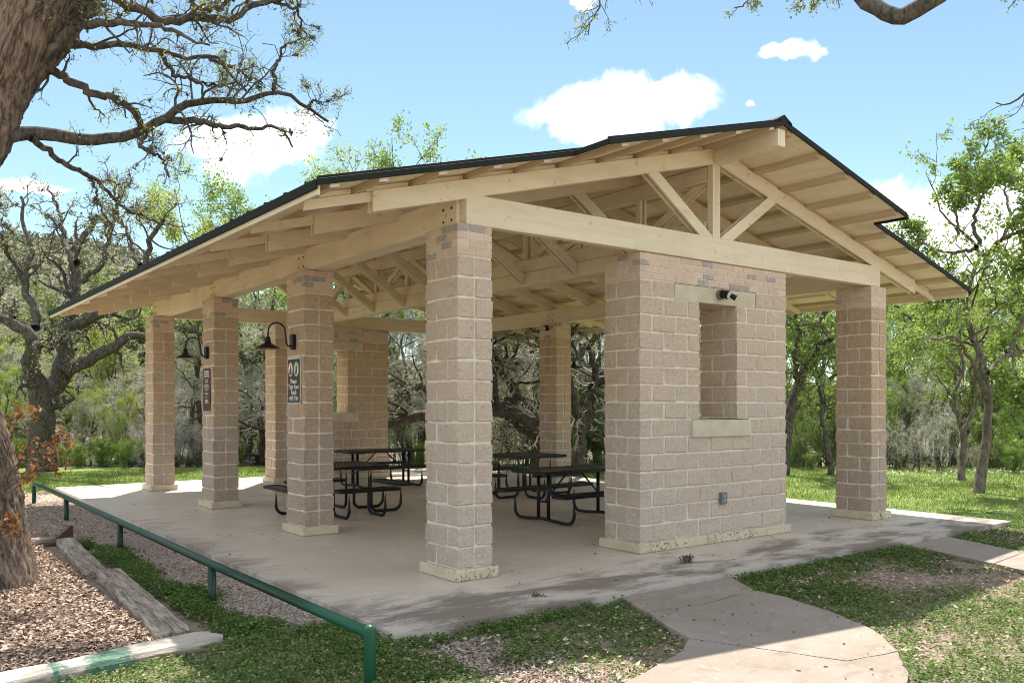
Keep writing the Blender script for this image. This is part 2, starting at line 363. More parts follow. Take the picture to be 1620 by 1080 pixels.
def build_column(x, y):
    o = part('column', colmesh, PAV, (x, y, 0)); org = (0, 0, 0)
    mobj('plinth', plm, o, (-.054, -.054, .001))
    for k in range(NC):
        a = .388 if k % 2 == 0 else .187
        course(o, org, 0, WX, 0, WY, PLH+CH*k, CH, [.204], [a], 'block')
    for k in range(4):
        f = .5 if k % 2 else 1.0
        jx = [.136, .34] if k % 2 else [.204]; jy = [.10, .295, .49] if k % 2 else [.195, .39]
        if k == 2: jx = [.09, .30]
        course(o, org, 0, WX, 0, WY, PLH+CH*NC+BRH*k, BRH, jx, jy, 'brick', .1)
    return o
COLY = [0.0, 3.606, 7.237, 10.909]
first = None
for x in (0.0, 7.325):
    for y in COLY:
        if first is None: first = build_column(x, y)
        else:
            c = first.copy(); COL.link(c); c.location = tuple(np.array((x, y, 0))-PO)
            for g in list(first.children):
                e = g.copy(); COL.link(e); e.parent = c

def joints(a, b, off, unit=.4064):
    r = []; p = a+off
    while p < b-.11: r.append(p); p += unit
    return r
def build_wall(x0, y0):
    LX, T = 2.763, .587; oa, ob, la, lb, sa, sb = 1.025, 1.734, .590, 2.126, .871, 1.996
    z0, z1 = PLH+CH*7, PLH+CH*14
    o = part('wall', core_mesh([(ins, LX-ins, ins, T-ins, .05, PLH+CH*6), (ins, sa+.02, ins, T-ins, PLH+CH*6, z0), (sb-.02, LX-ins, ins, T-ins, PLH+CH*6, z0),
            (ins, oa-ins, ins, T-ins, z0, z1), (ob+ins, LX-ins, ins, T-ins, z0, z1),
            (ins, la-ins, ins, T-ins, z1, z1+CH), (lb+ins, LX-ins, ins, T-ins, z1, z1+CH), (ins, LX-ins, ins, T-ins, z1+CH, HC-.002)]), PAV, (x0, y0, 0))
    org = (0, 0, 0)
    for k in range(NC):
        z = PLH+CH*k; e = k % 2; jw = [.39] if e == 0 else [.2]; off = .2032 if e == 0 else .4064
        if k < 6: course(o, org, 0, LX, 0, T, z, CH, joints(0, LX, off), jw, 'block')
        elif k == 6:
            course(o, org, 0, sa, 0, T, z, CH, joints(0, sa, off), jw, 'block', skip='E'); course(o, org, sb, LX, 0, T, z, CH, joints(sb, LX, .22), jw, 'block', skip='W')
        elif k < 14:
            course(o, org, 0, oa, 0, T, z, CH, joints(0, oa, off), jw, 'block'); course(o, org, ob, LX, 0, T, z, CH, joints(ob, LX, .21 if e else .40), jw, 'block')
        else:
            course(o, org, 0, la, 0, T, z, CH, joints(0, la, off), jw, 'block', skip='E'); course(o, org, lb, LX, 0, T, z, CH, joints(lb, LX, .34), jw, 'block', skip='W')
    for k in range(4): course(o, org, 0, LX, 0, T, PLH+CH*NC+BRH*k, BRH, joints(0, LX, (.2, .1, .16, .08)[k], .1985), joints(0, T, (.1, .2, .13, .19)[k], .2), 'brick', .1)
    bm = bmesh.new(); bbox(bm, la+.006, lb-.006, .004, T-.004, z1, z1+CH-.006, .006); mobj('lintel', bm_mesh(bm, 'lintel', M['lintel']), o)
    bm = bmesh.new(); bbox(bm, sa, sb, -.032, T+.032, PLH+CH*6-.02, z0-.012, .008); mobj('sill', bm_mesh(bm, 'sill', M['lintel']), o)
    xs = [-.054, .55, 1.12, 1.70, 2.28, LX+.054]
    for a, b in zip(xs, xs[1:]): mobj('plinth', plinth_mesh(b-a-.004, T+.108), o, (a+.002, -.054, .001))
    return o
build_wall(2.539, .047); build_wall(2.593, 11.11)

# ------------------------------------------------------------------ pavilion: timber roof
MX, SL, ZT = 3.866, .26, 4.885                      # ridge line, slope, top of the rafters at the ridge
def T(x): return ZT - SL*abs(x-MX)
PT = .038                                           # board thickness
YN, YF = .02, 11.27; NST = 10
ST = [YN+(YF-YN)/(NST-1)*k for k in range(NST)]
def P(name, bm, mt, parent=None): return part(name, bm_mesh(bm, name, mt), PAV, PO)
def wp(bm, x): pass
def pp(name, bm, mt, y=0.0, x=0.0):
    return mobj(name, bm_mesh(bm, name, mt) if isinstance(bm, bmesh.types.BMesh) else bm, PAV, (x-PO[0], y-PO[1], -PO[2]))
def rafter_mesh(sgn):
    """two outer boards and a shallower middle board that carries on to the eave"""
    bm = bmesh.new(); X = lambda d_: MX+sgn*d_
    dd, tail = 4.766, 5.41
    for y in (0, 2*PT): bprism(bm, [(X(.072), T(X(.072))-.19), (X(dd), T(X(dd))-.19), (X(dd), T(X(dd))), (X(.072), T(X(.072)))], 1, y+.0015, y+PT-.0015, .003)
    bprism(bm, [(X(.072), T(X(.072))-.10), (X(tail), T(X(tail))-.092), (X(tail), T(X(tail))-.002), (X(.072), T(X(.072))-.002)], 1, PT, 2*PT, .002)
    return bm_mesh(bm, 'rafter', M['wood_x'])
RM = [rafter_mesh(-1), rafter_mesh(1)]
for k, y in enumerate(ST):
    for s in (0, 1): pp('rafter', RM[s], None, y)
# gable tie beams
for y in (YN+.001, YF+.001):
    bm = bmesh.new()
    bbox(bm, .12, 7.61, 0, .112, HC+.004, HC+.305, .006); pp('tie_beam', bm, M['wood_x'], y)
# king posts
bm = bmesh.new()
for i in range(3): bbox(bm, -.07+.0475*i, -.07+.0475*i+.045, .012, .1, HC+.306, 4.692, .003)
kp = bm_mesh(bm, 'king_post', M['wood_z'])
for y in (ST[0], ST[-1]): pp('king_post', kp, None, y, MX)
bm = bmesh.new()
for i in range(2): bbox(bm, -.062+.08*i, -.062+.08*i+.042, .012, .1, 4.002, 4.47, .003)
ip = bm_mesh(bm, 'post', M['wood_z'])
for y in ST[1:-1]: pp('post', ip, None, y, MX)
# braces of the gable trusses
def brace_mesh(sgn, x1, z1, slope, wv, zb, boards):
    bm = bmesh.new()
    # parallel board running up and outwards from x1,z1 until it meets the rafter
    u = (T(MX+sgn*0)-.19-SL*abs(x1-MX)-z1-wv)/(slope+SL); u2 = (T(MX)-.19-SL*abs(x1-MX)-z1)/(slope+SL)
    X = lambda t: x1+sgn*t
    poly = [(X(0), zb), (X((zb-z1)/slope if zb > z1 else 0), zb), (X(u2), z1+slope*u2), (X(u), z1+wv+slope*u), (X(0), z1+wv)]
    if zb <= z1: poly = [(X(0), z1), (X(u2), z1+slope*u2), (X(u), z1+wv+slope*u), (X(0), z1+wv)]
    for y in boards: bprism(bm, poly, 1, y+.002, y+PT-.002, .002)
    return bm_mesh(bm, 'brace', M['wood_x'])
g0 = HC+.306
for y in (ST[0], ST[-1]):
    for s in (-1, 1): pp('brace', brace_mesh(s, MX+s*.075, g0-.16, .67, .168, g0, (0, 2*PT)), None, y+.006)
for y in ST[1:-1]:
    for s in (-1, 1): pp('brace', brace_mesh(s, MX+s*.099, 3.60, .67, .165, 3.0, (0, 2*PT)), None, y)
# longitudinal truss along the ridge
def ybeam(name, x0, x1, z0, z1, y0, y1, mt='wood_y'):
    bm = bmesh.new(); bbox(bm, x0, x1, 0, y1-y0, z0, z1, .005); return pp(name, bm, M[mt], y0)
GA, GB = YN+.118, YF-.006
for z0, z1 in ((3.575, 3.792), (3.797, 3.992)):
    ybeam('girder', MX-.096, MX-.052, z0, z1, GA, GB); ybeam('girder', MX+.052, MX+.096, z0, z1, GA, GB)
ybeam('girder', MX-.05, MX+.05, 3.577, 3.70, GA, GB)
ybeam('top_beam', MX-.068, MX+.068, 4.475, 4.672, GA, GB)
for i in range(3): ybeam('ridge_beam', MX-.0705+.0475*i, MX-.0705+.0475*i+.046, 4.682, ZT-.004, -.915, 12.36)
for i, (a, b) in enumerate(zip(ST, ST[1:])):
    a2, b2 = a+.115, b; bm = bmesh.new()
    lo, hi = (4.0, 4.468)
    ya, yb = (a2+.03, b2-.03) if i % 2 else (b2-.03, a2+.03); s = 1 if yb > ya else -1
    for x in (-.048, .012): bprism(bm, [(ya, lo), (ya+s*.20, lo), (yb, hi), (yb-s*.20, hi)], 0, MX+x, MX+x+.036, .002)
    pp('web', bm, M['wood_y'])
# eave beams in three bays each side, and bolted brackets over the columns
for x0 in (.08, 7.395):
    ys = [.132, 3.606+.2875, 7.237+.2875, 11.268]
    for a, b in zip(ys, ys[1:]): ybeam('eave_beam', x0, x0+.25, HC+.004, HC+.298, a+.003, b-.003)
    for y in (.30, 3.606+.2875, 7.237+.2875, 11.12):
        bm = bmesh.new()
        for dy in (-.075, .075):
            for dz in (3.54, 3.66):
                for xs in (x0-.008, x0+.25): bbox(bm, xs, xs+.008, y+dy-.013, y+dy+.013, dz-.013, dz+.013, .003)
        pp('bolts', bm, M['rust'])
# purlins over the rafters, with white-painted end grain
PUR = [.17, .763, 1.345, 1.926, 2.503, 3.097, 3.70, 4.305, 4.905, 5.36]
def yrange(d_): return (-.905, 12.365) if d_ < 2.70 else (-.435, 11.985)
for d_ in PUR:
    for s in (-1, 1):
        y0, y1 = yrange(d_); x = MX+s*d_; bm = bmesh.new(); h = .056
        pol = [(x-.045, T(x-.045)+.002), (x+.045, T(x+.045)+.002), (x+.045, T(x+.045)+h), (x-.045, T(x-.045)+h)]
        bprism(bm, pol, 1, 0, y1-y0, .002)
        bm.faces.ensure_lookup_table()
        me = bm_mesh(bm, 'purlin', [M['purlin'], M['endgrain']])
        for p in me.polygons:
            if abs(p.normal.y) > .9 and s < 0: p.material_index = 1
        pp('purlin', me, None, y0)
# blocking between the purlins on the gable rafters
for y in (ST[0], ST[-1]):
    for a, b in zip(PUR[:-1], PUR[1:]):
        for s in (-1, 1):
            xa, xb = MX+s*(a+.05+rnd.uniform(0, .03)), MX+s*(b-.06-rnd.uniform(0, .05)); bm = bmesh.new()
            bprism(bm, [(xa, T(xa)+.002), (xb, T(xb)+.002), (xb, T(xb)+.045), (xa, T(xa)+.045)], 1, .04, .08); pp('blocking', bm, M['wood_x'], y)
# plywood deck sheets
cuts_d = [.03, .765, 1.928, 2.74, 3.70, 4.905, 5.50]; cuts_y = [-.45, .70, 2.02, 4.46, 6.90, 9.34, 10.8, 12.0]
for s in (-1, 1):
    for a, b in zip(cuts_d, cuts_d[1:]):
        yy = list(cuts_y)
        if b <= 2.75: yy = [-.92]+yy[1:-1]+[12.38]
        for y0, y1 in zip(yy, yy[1:]):
            xa, xb = MX+s*(a+.002), MX+s*(b-.002); bm = bmesh.new()
            bprism(bm, [(xa, T(xa)+.0575), (xb, T(xb)+.0575), (xb, T(xb)+.068), (xa, T(xa)+.068)], 1, 0, y1-y0-.004); pp('deck_panel', bm, M['deck'], y0+.002)
# standing-seam metal sheets
RIB = .4555; ys = [-.45, -.204]
while ys[-1]+RIB < 11.9: ys.append(ys[-1]+RIB)
ys.append(12.0)
def sheet(s, y0, y1, d0, d1):
    bm = bmesh.new(); xa, xb = MX+s*d0, MX+s*d1
    bprism(bm, [(xa, T(xa)+.070), (xb, T(xb)+.070), (xb, T(xb)+.077), (xa, T(xa)+.077)], 1, 0, y1-y0-.002)
    bprism(bm, [(xa, T(xa)+.0772), (xb, T(xb)+.0772), (xb, T(xb)+.108), (xa, T(xa)+.108)], 1, -.012, .012)
    pp('roof_sheet', bm, M['roof'], y0)
for s in (-1, 1):
    for a, b in zip(ys, ys[1:]): sheet(s, a, b, .02, 5.52)
    sheet(s, -.925, -.452, .02, 2.745); sheet(s, 12.002, 12.385, .02, 2.745)
# dark drip edges
def rake(s, d0, d1, y):
    bm = bmesh.new(); xa, xb = MX+s*d0, MX+s*d1
    bprism(bm, [(xa, T(xa)+.030), (xb, T(xb)+.030), (xb, T(xb)+.084), (xa, T(xa)+.084)], 1, -.011, .011, .003); pp('drip_edge', bm, M['trim'], y)
for s in (-1, 1):
    rake(s, .02, 2.75, -.94); rake(s, 2.75, 5.53, -.466); rake(s, .02, 2.75, 12.40); rake(s, 2.75, 5.53, 12.017)
    for y0, y1 in ((-.94, -.479), (12.03, 12.40)):
        bm = bmesh.new(); x = MX+s*2.762; bbox(bm, x-.009, x+.009, y0, y1, T(x)+.03, T(x)+.086, .003); pp('drip_edge', bm, M['trim'])
    bm = bmesh.new(); x = MX+s*5.535; bbox(bm, x-.013, x+.013, -.466, 12.017, T(x)+.005, T(x)+.082, .003); pp('drip_edge', bm, M['trim'])
    bm = bmesh.new(); x = MX+s*5.505; bbox(bm, x-.015, x+.015, -.44, 11.99, T(x)-.045, T(x)+.056, .003); pp('fascia', bm, M['wood_y'])
bm = bmesh.new(); bprism(bm, [(MX-.15, ZT+.055), (MX-.15, ZT+.075), (MX, ZT+.155), (MX+.15, ZT+.075), (MX+.15, ZT+.055), (MX, ZT+.115)], 1, -.955, 12.42, .003)
pp('ridge_cap', bm, M['roof'])
bm = bmesh.new(); bprism(bm, [(MX-.10, ZT+.03), (MX, ZT+.145), (MX+.10, ZT+.03)], 1, -.953, -.935); pp('ridge_end', bm, M['roof'])
bm = bmesh.new(); bprism(bm, [(MX-.10, ZT+.03), (MX, ZT+.145), (MX+.10, ZT+.03)], 1, 12.40, 12.415); pp('ridge_end', bm, M['roof'])
# ------------------------------------------------------------------ ground, slab, paths
def fbm(x, y, seed=0, sc=1.0, oct=4):
    r = np.random.default_rng(seed); v = np.zeros_like(np.asarray(x, float)); a = 1.0; s = 0
    for o in range(oct):
        for _ in range(3):
            th = r.uniform(0, 2*np.pi); f = sc*2**o*r.uniform(.7, 1.3); v = v + a/3*np.sin((x*np.cos(th)+y*np.sin(th))*f+r.uniform(0, 6.28)); 
        s += a; a *= .55
    return v/s
def hill(x, y):
    dx, dy = x-CAM[0], y-CAM[1]; D = dx*FW[0]+dy*FW[1]; Lr = dx*RT[0]+dy*RT[1]
    px = 810+FPX*Lr/np.maximum(D, 8)
    Hm = 9+46/(1+np.exp((px-430)/130))
    t = np.clip((D-55)/230, 0, 1); s = t*t*(3-2*t)
    return np.where(D > 0, Hm*s*(1+.12*fbm(x, y, 3, .02)), 0)
def gz(x, y):
    x = np.asarray(x, float); y = np.asarray(y, float)
    far = np.clip((np.maximum(np.maximum(x-9.5, y-13.5), np.maximum(-1.6-x, -1.5-y)))/2, 0, 1)
    D = (x-CAM[0])*FW[0]+(y-CAM[1])*FW[1]; t = np.clip((D-24.6)/5.5, 0, 1)
    return -.1 + far*(.02*fbm(x, y, 9, .5, 3)) + hill(x, y) - .85*t*t*(3-2*t)
def graded(lo, hi, c0, c1, fine, grow=1.13):
    a = list(np.arange(c0, c1+1e-6, fine)); s = fine; p = c0
    L = []
    while p > lo: s *= grow; p -= s; L.append(p)
    s = fine; p = a[-1]; R_ = []
    while p < hi: s *= grow; p += s; R_.append(p)
    return np.array(L[::-1]+a+R_)
gx = graded(-700, 900, -9, 16, .22, 1.10); gy = graded(-60, 1100, -8, 22, .22, 1.09)
X, Y = np.meshgrid(gx, gy); Z = gz(X, Y)
under = (X > -1.25) & (X < 8.7) & (Y > -1.1) & (Y < 12.7); Z = np.where(under, -.16, Z)
idx = np.arange(X.size).reshape(X.shape)
gq = np.stack([idx[:-1, :-1], idx[:-1, 1:], idx[1:, 1:], idx[1:, :-1]], -1).reshape(-1, 4)
m, b = mat('ground_soil'); x, y, z = b.sep(b.pos)
n1 = b.noise(b.pos, .9, 5, .6); n2 = b.noise(b.pos, 8, 5, .7); n3 = b.noise(b.pos, 55, 4, .7)
soil = b.mix(b.ramp(n2, .35, .65), (.20, .15, .11), (.34, .265, .20))
soil = b.mix(b.ramp(n3, .5, .72, 0, .7), soil, (.46, .37, .285))
grav = b.mix(b.ramp(n3, .35, .7), (.30, .235, .185), (.56, .465, .385))
gmask = b.m('MULTIPLY', b.ramp(b.m('ADD', x, b.m('MULTIPLY', n1, .3)), -2.05, -1.8), b.ramp(x, -1.2, -1.5)); gmask = b.m('MULTIPLY', gmask, b.ramp(y, -2.6, -1.4))
c = b.mix(gmask, soil, grav)
lawn = b.m('ADD', b.m('MAXIMUM', b.m('MINIMUM', b.m('SUBTRACT', x, 8.9), b.m('ADD', y, 1.0)), b.m('SUBTRACT', y, 12.9)), b.m('MULTIPLY', b.m('SUBTRACT', n1, .5), 1.2))
gcol = b.mix(b.ramp(n1, .35, .68), (.105, .175, .032), (.20, .255, .065)); gcol = b.mix(b.ramp(n2, .5, .75, 0, .6), gcol, (.30, .31, .12))
c = b.mix(b.ramp(lawn, -.2, .3), c, gcol)
dist = b.vm('DOT_PRODUCT', b.vm('SUBTRACT', b.pos, tuple(CAM)), tuple(FW))
wood = b.ramp(b.m('ADD', dist, b.m('MULTIPLY', n1, 3)), 25.5, 29)
c = b.mix(wood, c, b.mix(b.ramp(n2, .35, .65), (.11, .095, .065), (.17, .155, .085)))
finish(b, c, .95, b.m('ADD', n3, n2), .03, .6); M['ground'] = m
mobj('ground', mesh_np('ground', np.stack([X, Y, Z], -1).reshape(-1, 3), gq, None, m, None, True), kind='structure')

SX0, SX1, SY0, SY1 = -1.42, 8.89, -1.30, 12.95
def wavy_poly(pts, step=.12, amp=.006, seed=1, closed=True):
    r = np.random.default_rng(seed); out = []; n = len(pts)
    for i in range(n):
        a, b_ = np.array(pts[i], float), np.array(pts[(i+1) % n], float); k = max(1, int(np.linalg.norm(b_-a)/step))
        for j in range(k):
            p = a+(b_-a)*j/k
            if j: p = p+r.normal(0, amp, 2)
            out.append(tuple(p))
    return out
bm = bmesh.new(); bprism(bm, wavy_poly([(SX0, SY0), (SX1, SY0), (SX1, SY1), (SX0, SY1)], .15, .0015), 2, -.30, 0.0)
fs = [f for f in bm.faces if f.normal.z > .9 or f.normal.z < -.9]
top = [e for e in bm.edges if all(v.co.z > -.01 for v in e.verts)]; bmesh.ops.bevel(bm, geom=top, offset=.012, segments=2, affect='EDGES')
mobj('concrete_slab', bm_mesh(bm, 'concrete_slab', M['slab']), kind='structure')
def paving(name, polys, z):
    o = None
    for i, p in enumerate(polys):
        bm = bmesh.new(); bprism(bm, wavy_poly(p, .15, .005, 3+i), 2, z-.16, z)
        me = bm_mesh(bm, 'paving_slab', M['path'])
        if o is None: o = mobj(name, me, kind='structure')
        else: mobj('paving_slab', me, o)
paving('path', [[(.92, -1.315), (2.45, -1.315), (2.14, -1.855), (1.26, -1.935), (.70, -1.85)],
                [(.695, -1.862), (1.258, -1.947), (2.138, -1.867), (2.13, -2.2), (1.968, -2.745), (1.70, -3.29), (1.29, -3.72), (.79, -3.64), (.585, -3.15), (.36, -2.60), (.50, -2.25)],
                [(.35, -2.612), (.572, -3.157), (.775, -3.652), (1.27, -3.735), (.83, -4.05), (.30, -4.28), (-.6, -4.55), (-2.2, -4.9), (-2.4, -3.35), (-.776, -3.06), (-.51, -2.99), (.074, -2.80)]], -.042)
mobj_path2 = [[(5.86, -1.315), (6.95, -1.315), (6.50, -2.44), (5.42, -2.56)], [(5.415, -2.575), (6.495, -2.455), (5.85, -4.1), (5.0, -5.6), (3.6, -5.3), (4.75, -4.0), (5.24, -2.95)]]
paving('path', mobj_path2, -.05)

# ------------------------------------------------------------------ railing
m, b = mat('green_rail_paint'); n = b.noise(b.pos, 9, 5, .7)
c = b.mix(b.ramp(n, .3, .7), (.008, .033, .018), (.012, .047, .027)); c = b.mix(b.ramp(b.noise(b.scale(b.pos, (3, .6, 3)), 14, 5, .7), .69, .74, 0, .7), c, (.22, .28, .24))
c = b.mix(b.ramp(b.sep(b.pos)[1], -.9, -1.5), c, (.018, .095, .053)); finish(b, c, .33, n, .002, .3); M['rail'] = m
RL = thing('pipe_railing', 'low dark green steel pipe railing running along the left edge of the slab', 'railing', (-2.06, 4.4, -.1))
ro = np.array([-2.06, 4.4, -.1]); rp = [(-2.035, -2.08), (-2.08, .85), (-2.06, 4.4), (-2.07, 7.85), (-2.085, 10.88)]
bm = bmesh.new(); btube(bm, [np.array([a, c_, .268+.004*math.sin(c_)])-ro for a, c_ in rp], .037, 16); mobj('rail', bm_mesh(bm, 'rail', M['rail'], True), RL)
for i, (a, c_) in enumerate(rp):
    bm = bmesh.new()
    if i == 0: blathe(bm, [(.038, -.3), (.038, .285), (.036, .300), (.028, .313), (.014, .320), (.0, .322)], (0, 0, 0), 18)
    else: blathe(bm, [(.036, -.3), (.036, .262)], (0, 0, 0), 16)
    mobj('post', bm_mesh(bm, 'post', M['rail'], True), RL, tuple(np.array([a, c_, 0])-ro))

# ------------------------------------------------------------------ timbers round the mulch bed
m, b = mat('weathered_timber'); v = b.scale(b.pos, (1, 1, 1)); g = b.noise(b.scale(b.n('ShaderNodeTexCoord').outputs['Object'], (.10, 1, 1)), 26, 6, .7, .8)
c = b.mix(b.ramp(g, .33, .66), (.15, .11, .085), (.50, .42, .345)); c = b.mix(b.ramp(b.noise(b.pos, 6, 5, .7), .5, .72, 0, .6), c, (.13, .095, .07))
x, y, z = b.sep(b.pos); s_ = b.m('MULTIPLY', b.ramp(z, -.05, -.005), b.ramp(y, -.28, -.4)); c = b.mix(b.m('MULTIPLY', s_, .55), c, (.62, .56, .49))  # sunlight painted in: paler colour on top of the front timber
nq = b.noise(b.pos, 11, 5, .7); xx_ = b.m('ADD', x, b.m('MULTIPLY', b.m('SUBTRACT', nq, .5), .35))
pm = b.m('MAXIMUM', b.ramp(b.m('ABSOLUTE', b.m('ADD', xx_, 3.25)), .16, .12), b.ramp(b.m('ABSOLUTE', b.m('ADD', xx_, 3.58)), .06, .03)); pm = b.m('MULTIPLY', pm, b.ramp(y, -.40, -.47)); pm = b.m('MULTIPLY', pm, b.ramp(nq, .33, .45, .25, .9))
c = b.mix(b.m('MULTIPLY', pm, b.ramp(g, .3, .42)), c, (.085, .20, .145)); finish(b, c, .95, g, .02, 1.0); M['timber'] = m
def timber(name, a, b_, wd, z0, z1, label, seed, cat='timber'):
    r = np.random.default_rng(seed); a, b_ = np.array(a, float), np.array(b_, float); L = np.linalg.norm(b_-a); n = 26
    rz = math.atan2(b_[1]-a[1], b_[0]-a[0]); V = []; prof = [(-.5, 0), (-.5, .84), (-.42, 1), (-.1, 1.0), (.2, 1.0), (.42, 1), (.5, .84), (.5, 0)]
    dw = [fbm(np.linspace(0, L, n), np.full(n, i*3.1), seed+i, 5, 3) for i in range(len(prof))]
    for i in range(n):
        for j, (u, h) in enumerate(prof):
            e = 1.0-.12*(i in (0, n-1))
            V.append((L*i/(n-1)+(r.normal(0, .012) if i in (0, n-1) else 0), u*wd*e+dw[j][i]*.010+r.normal(0, .002), z0+(z1-z0)*h*(1-.03*(i in (0, n-1)))+(dw[j][i]*.010+r.normal(0, .002) if h > .5 else 0)))
    m_ = len(prof); Q = [(i*m_+j, i*m_+j+1, (i+1)*m_+j+1, (i+1)*m_+j) for i in range(n-1) for j in range(m_-1)]
    me = bpy.data.meshes.new(name); me.from_pydata(V, [], Q+[tuple(range(m_)), tuple(range((n-1)*m_, n*m_))[::-1]]); me.materials.append(M['timber']); me.update()
    o = mobj(name, me, None, (a[0], a[1], 0)); o.rotation_euler = (0, 0, rz); tag(o, label, cat); return o
timber('landscape_timber', (-4.9, -.90), (-2.48, -.455), .27, -.2, .0, 'pale sunlit landscape timber with a green paint patch at the front of the mulch bed', 21)
timber('landscape_timber', (-2.70, -.25), (-2.545, 2.75), .255, -.2, .0, 'cracked grey landscape timber in the middle of the mulch bed edge, meeting the painted one', 22)
timber('landscape_timber', (-2.645, 2.80), (-2.485, 5.52), .235, -.22, -.02, 'split grey landscape timber at the back of the mulch bed edge, beside the log', 23)
bm = bmesh.new(); pts = [np.array([-2.62, 5.4, -.05])+(np.array([-4.2, 5.05, -.05])-np.array([-2.62, 5.4, -.05]))*t+np.array([0, .03*math.sin(9*t), .01*math.sin(14*t)]) for t in np.linspace(0, 1, 12)]
btube(bm, pts, [.075+.008*math.sin(5*i) for i in range(12)], 12); lg = mobj('edging_log', bm_mesh(bm, 'edging_log', M['timber'], True)); tag(lg, 'thin round brown log edging the back of the mulch bed', 'log')
bm = bmesh.new(); bprism(bm, [(0, 0), (.30, 0), (.30, .19), (.27, .2)], 1, 0, .035, .004); sk = mobj('wood_offcut', bm_mesh(bm, 'wood_offcut', M['rust']), None, (-2.62, 5.66, -.10)); sk.rotation_euler = (0, 0, .35); tag(sk, 'wedge-shaped brown board offcut propped behind the timber edging', 'board')

# ------------------------------------------------------------------ picnic tables
m, b = mat('expanded_metal'); tc = b.n('ShaderNodeTexCoord').outputs['Object']; ox, oy, oz = b.sep(tc)
w1 = b.m('ABSOLUTE', b.m('SUBTRACT', b.m('FRACT', b.m('MULTIPLY', b.m('ADD', ox, b.m('MULTIPLY', oy, .5)), 26)), .5)); w2 = b.m('ABSOLUTE', b.m('SUBTRACT', b.m('FRACT', b.m('MULTIPLY', b.m('SUBTRACT', ox, b.m('MULTIPLY', oy, .5)), 26)), .5))
hole = b.m('GREATER_THAN', b.m('MINIMUM', w1, w2), .17)
finish(b, (.014, .016, .017), .35); tr = b.n('ShaderNodeBsdfTransparent'); ms = b.n('ShaderNodeMixShader'); b.L.new(hole, ms.inputs[0]); b.L.new(b.bs.outputs[0], ms.inputs[1]); b.L.new(tr.outputs[0], ms.inputs[2]); b.L.new(ms.outputs[0], m.node_tree.nodes['Material Output'].inputs[0])
M['mesh'] = m
def round_rect(lx, ly, r=.05, k=4):
    out = []
    for cx, cy, a0 in ((lx/2-r, ly/2-r, 0), (-lx/2+r, ly/2-r, 90), (-lx/2+r, -ly/2+r, 180), (lx/2-r, -ly/2+r, 270)):
        for i in range(k+1): a = math.radians(a0+90*i/k); out.append((cx+r*math.cos(a), cy+r*math.sin(a)))
    return out
def slat_top(name, lx, ly, z, root, x=0, y=0):
    bm = bmesh.new(); o_, i_ = round_rect(lx, ly), round_rect(lx-.07, ly-.07, .03); n = len(o_)
    rows = [[bm.verts.new((u, v, h)) for u, v in p] for p, h in ((o_, -.045), (o_, -.006), (round_rect(lx-.012, ly-.012), 0), (i_, 0), (i_, -.02))]
    for a, c_ in zip(rows, rows[1:]):
        for j in range(n): bm.faces.new((a[j], a[(j+1) % n], c_[(j+1) % n], c_[j]))
    f = bm_mesh(bm, name, M['black']); o = mobj(name, f, root, (x, y, z))
    bm = bmesh.new(); bprism(bm, round_rect(lx-.068, ly-.068, .03), 2, -.014, -.008); mobj('mesh_panel', bm_mesh(bm, 'mesh_panel', M['mesh']), o)
def arc(c, r, a0, a1, k=6): return [(c[0]+r*math.cos(math.radians(a0+(a1-a0)*i/k)), c[1]+r*math.sin(math.radians(a0+(a1-a0)*i/k))) for i in range(k+1)]
def ubar(root, f, half, name='frame'):
    """tube bent down from under one seat, along the floor and up to the other; f maps (u, z) to a point"""
    pr = [(-half, .41)]+arc((-half+.13, .16), .13, 180, 262)+[(-half+.25, .028), (0, .055), (half-.25, .028)]+arc((half-.13, .16), .13, 278, 360)+[(half, .41)]
    bm = bmesh.new(); btube(bm, [f(u, z) for u, z in pr], .024, 10); mobj(name, bm_mesh(bm, name, M['black'], True), root)
def rect_table(label, loc, rz, sc=1.0, group=None):
    t = thing('picnic_table', label, 'picnic table', loc, rz, group)
    slat_top('tabletop', 1.84, .77, .765, t)
    for s in (-1, 1): slat_top('bench', 1.84, .27, .455, t, 0, s*.66)
    for s in (-1, 1):
        ubar(t, lambda u, z, s=s: (s*.60, u, z), .66)
        for u in (-.11, .11):
            bm = bmesh.new(); btube(bm, [(s*.60, u, .05), (s*.60, u, .73)], .027, 10); mobj('leg', bm_mesh(bm, 'leg', M['black'], True), t)
        bm = bmesh.new(); btube(bm, [(s*.57, 0, .30), (s*.10, 0, .735)], .013, 8); mobj('brace', bm_mesh(bm, 'brace', M['black'], True), t)
        bm = bmesh.new(); bbox(bm, s*.60-.02, s*.60+.02, -.36, .36, .705, .725, .003); bbox(bm, s*.6-.02, s*.6+.02, -.13, .13, .29, .315, .003); mobj('crossbar', bm_mesh(bm, 'crossbar', M['black']), t)
    return t
def square_table(label, loc, rz):
    t = thing('picnic_table', label, 'picnic table', loc, rz)
    slat_top('tabletop', 1.17, 1.17, .765, t)
    for a in range(4):
        c_, s_ = math.cos(a*math.pi/2), math.sin(a*math.pi/2)
        slat_top('bench', *((.28, 1.02) if a % 2 == 0 else (1.02, .28)), .455, t, .93*c_, .93*s_)
        for k in (-.30, .30):
            f = lambda u, z, c_=c_, s_=s_, k=k: (u*c_-k*s_, u*s_+k*c_, z)
            pr = [(.93, .41)]+arc((.80, .15), .13, 0, -85)+[(.62, .022)]+arc((.50, .13), .105, 270, 185)+[(.395, .3), (.395, .73)]
            bm = bmesh.new(); btube(bm, [f(u, z) for u, z in pr], .024, 10); mobj('leg', bm_mesh(bm, 'leg', M['black'], True), t)
    bm = bmesh.new()
    for k in (-.3, .3): bbox(bm, -.5, .5, k-.02, k+.02, .70, .722, .003)
    mobj('crossbar', bm_mesh(bm, 'crossbar', M['black']), t); return t
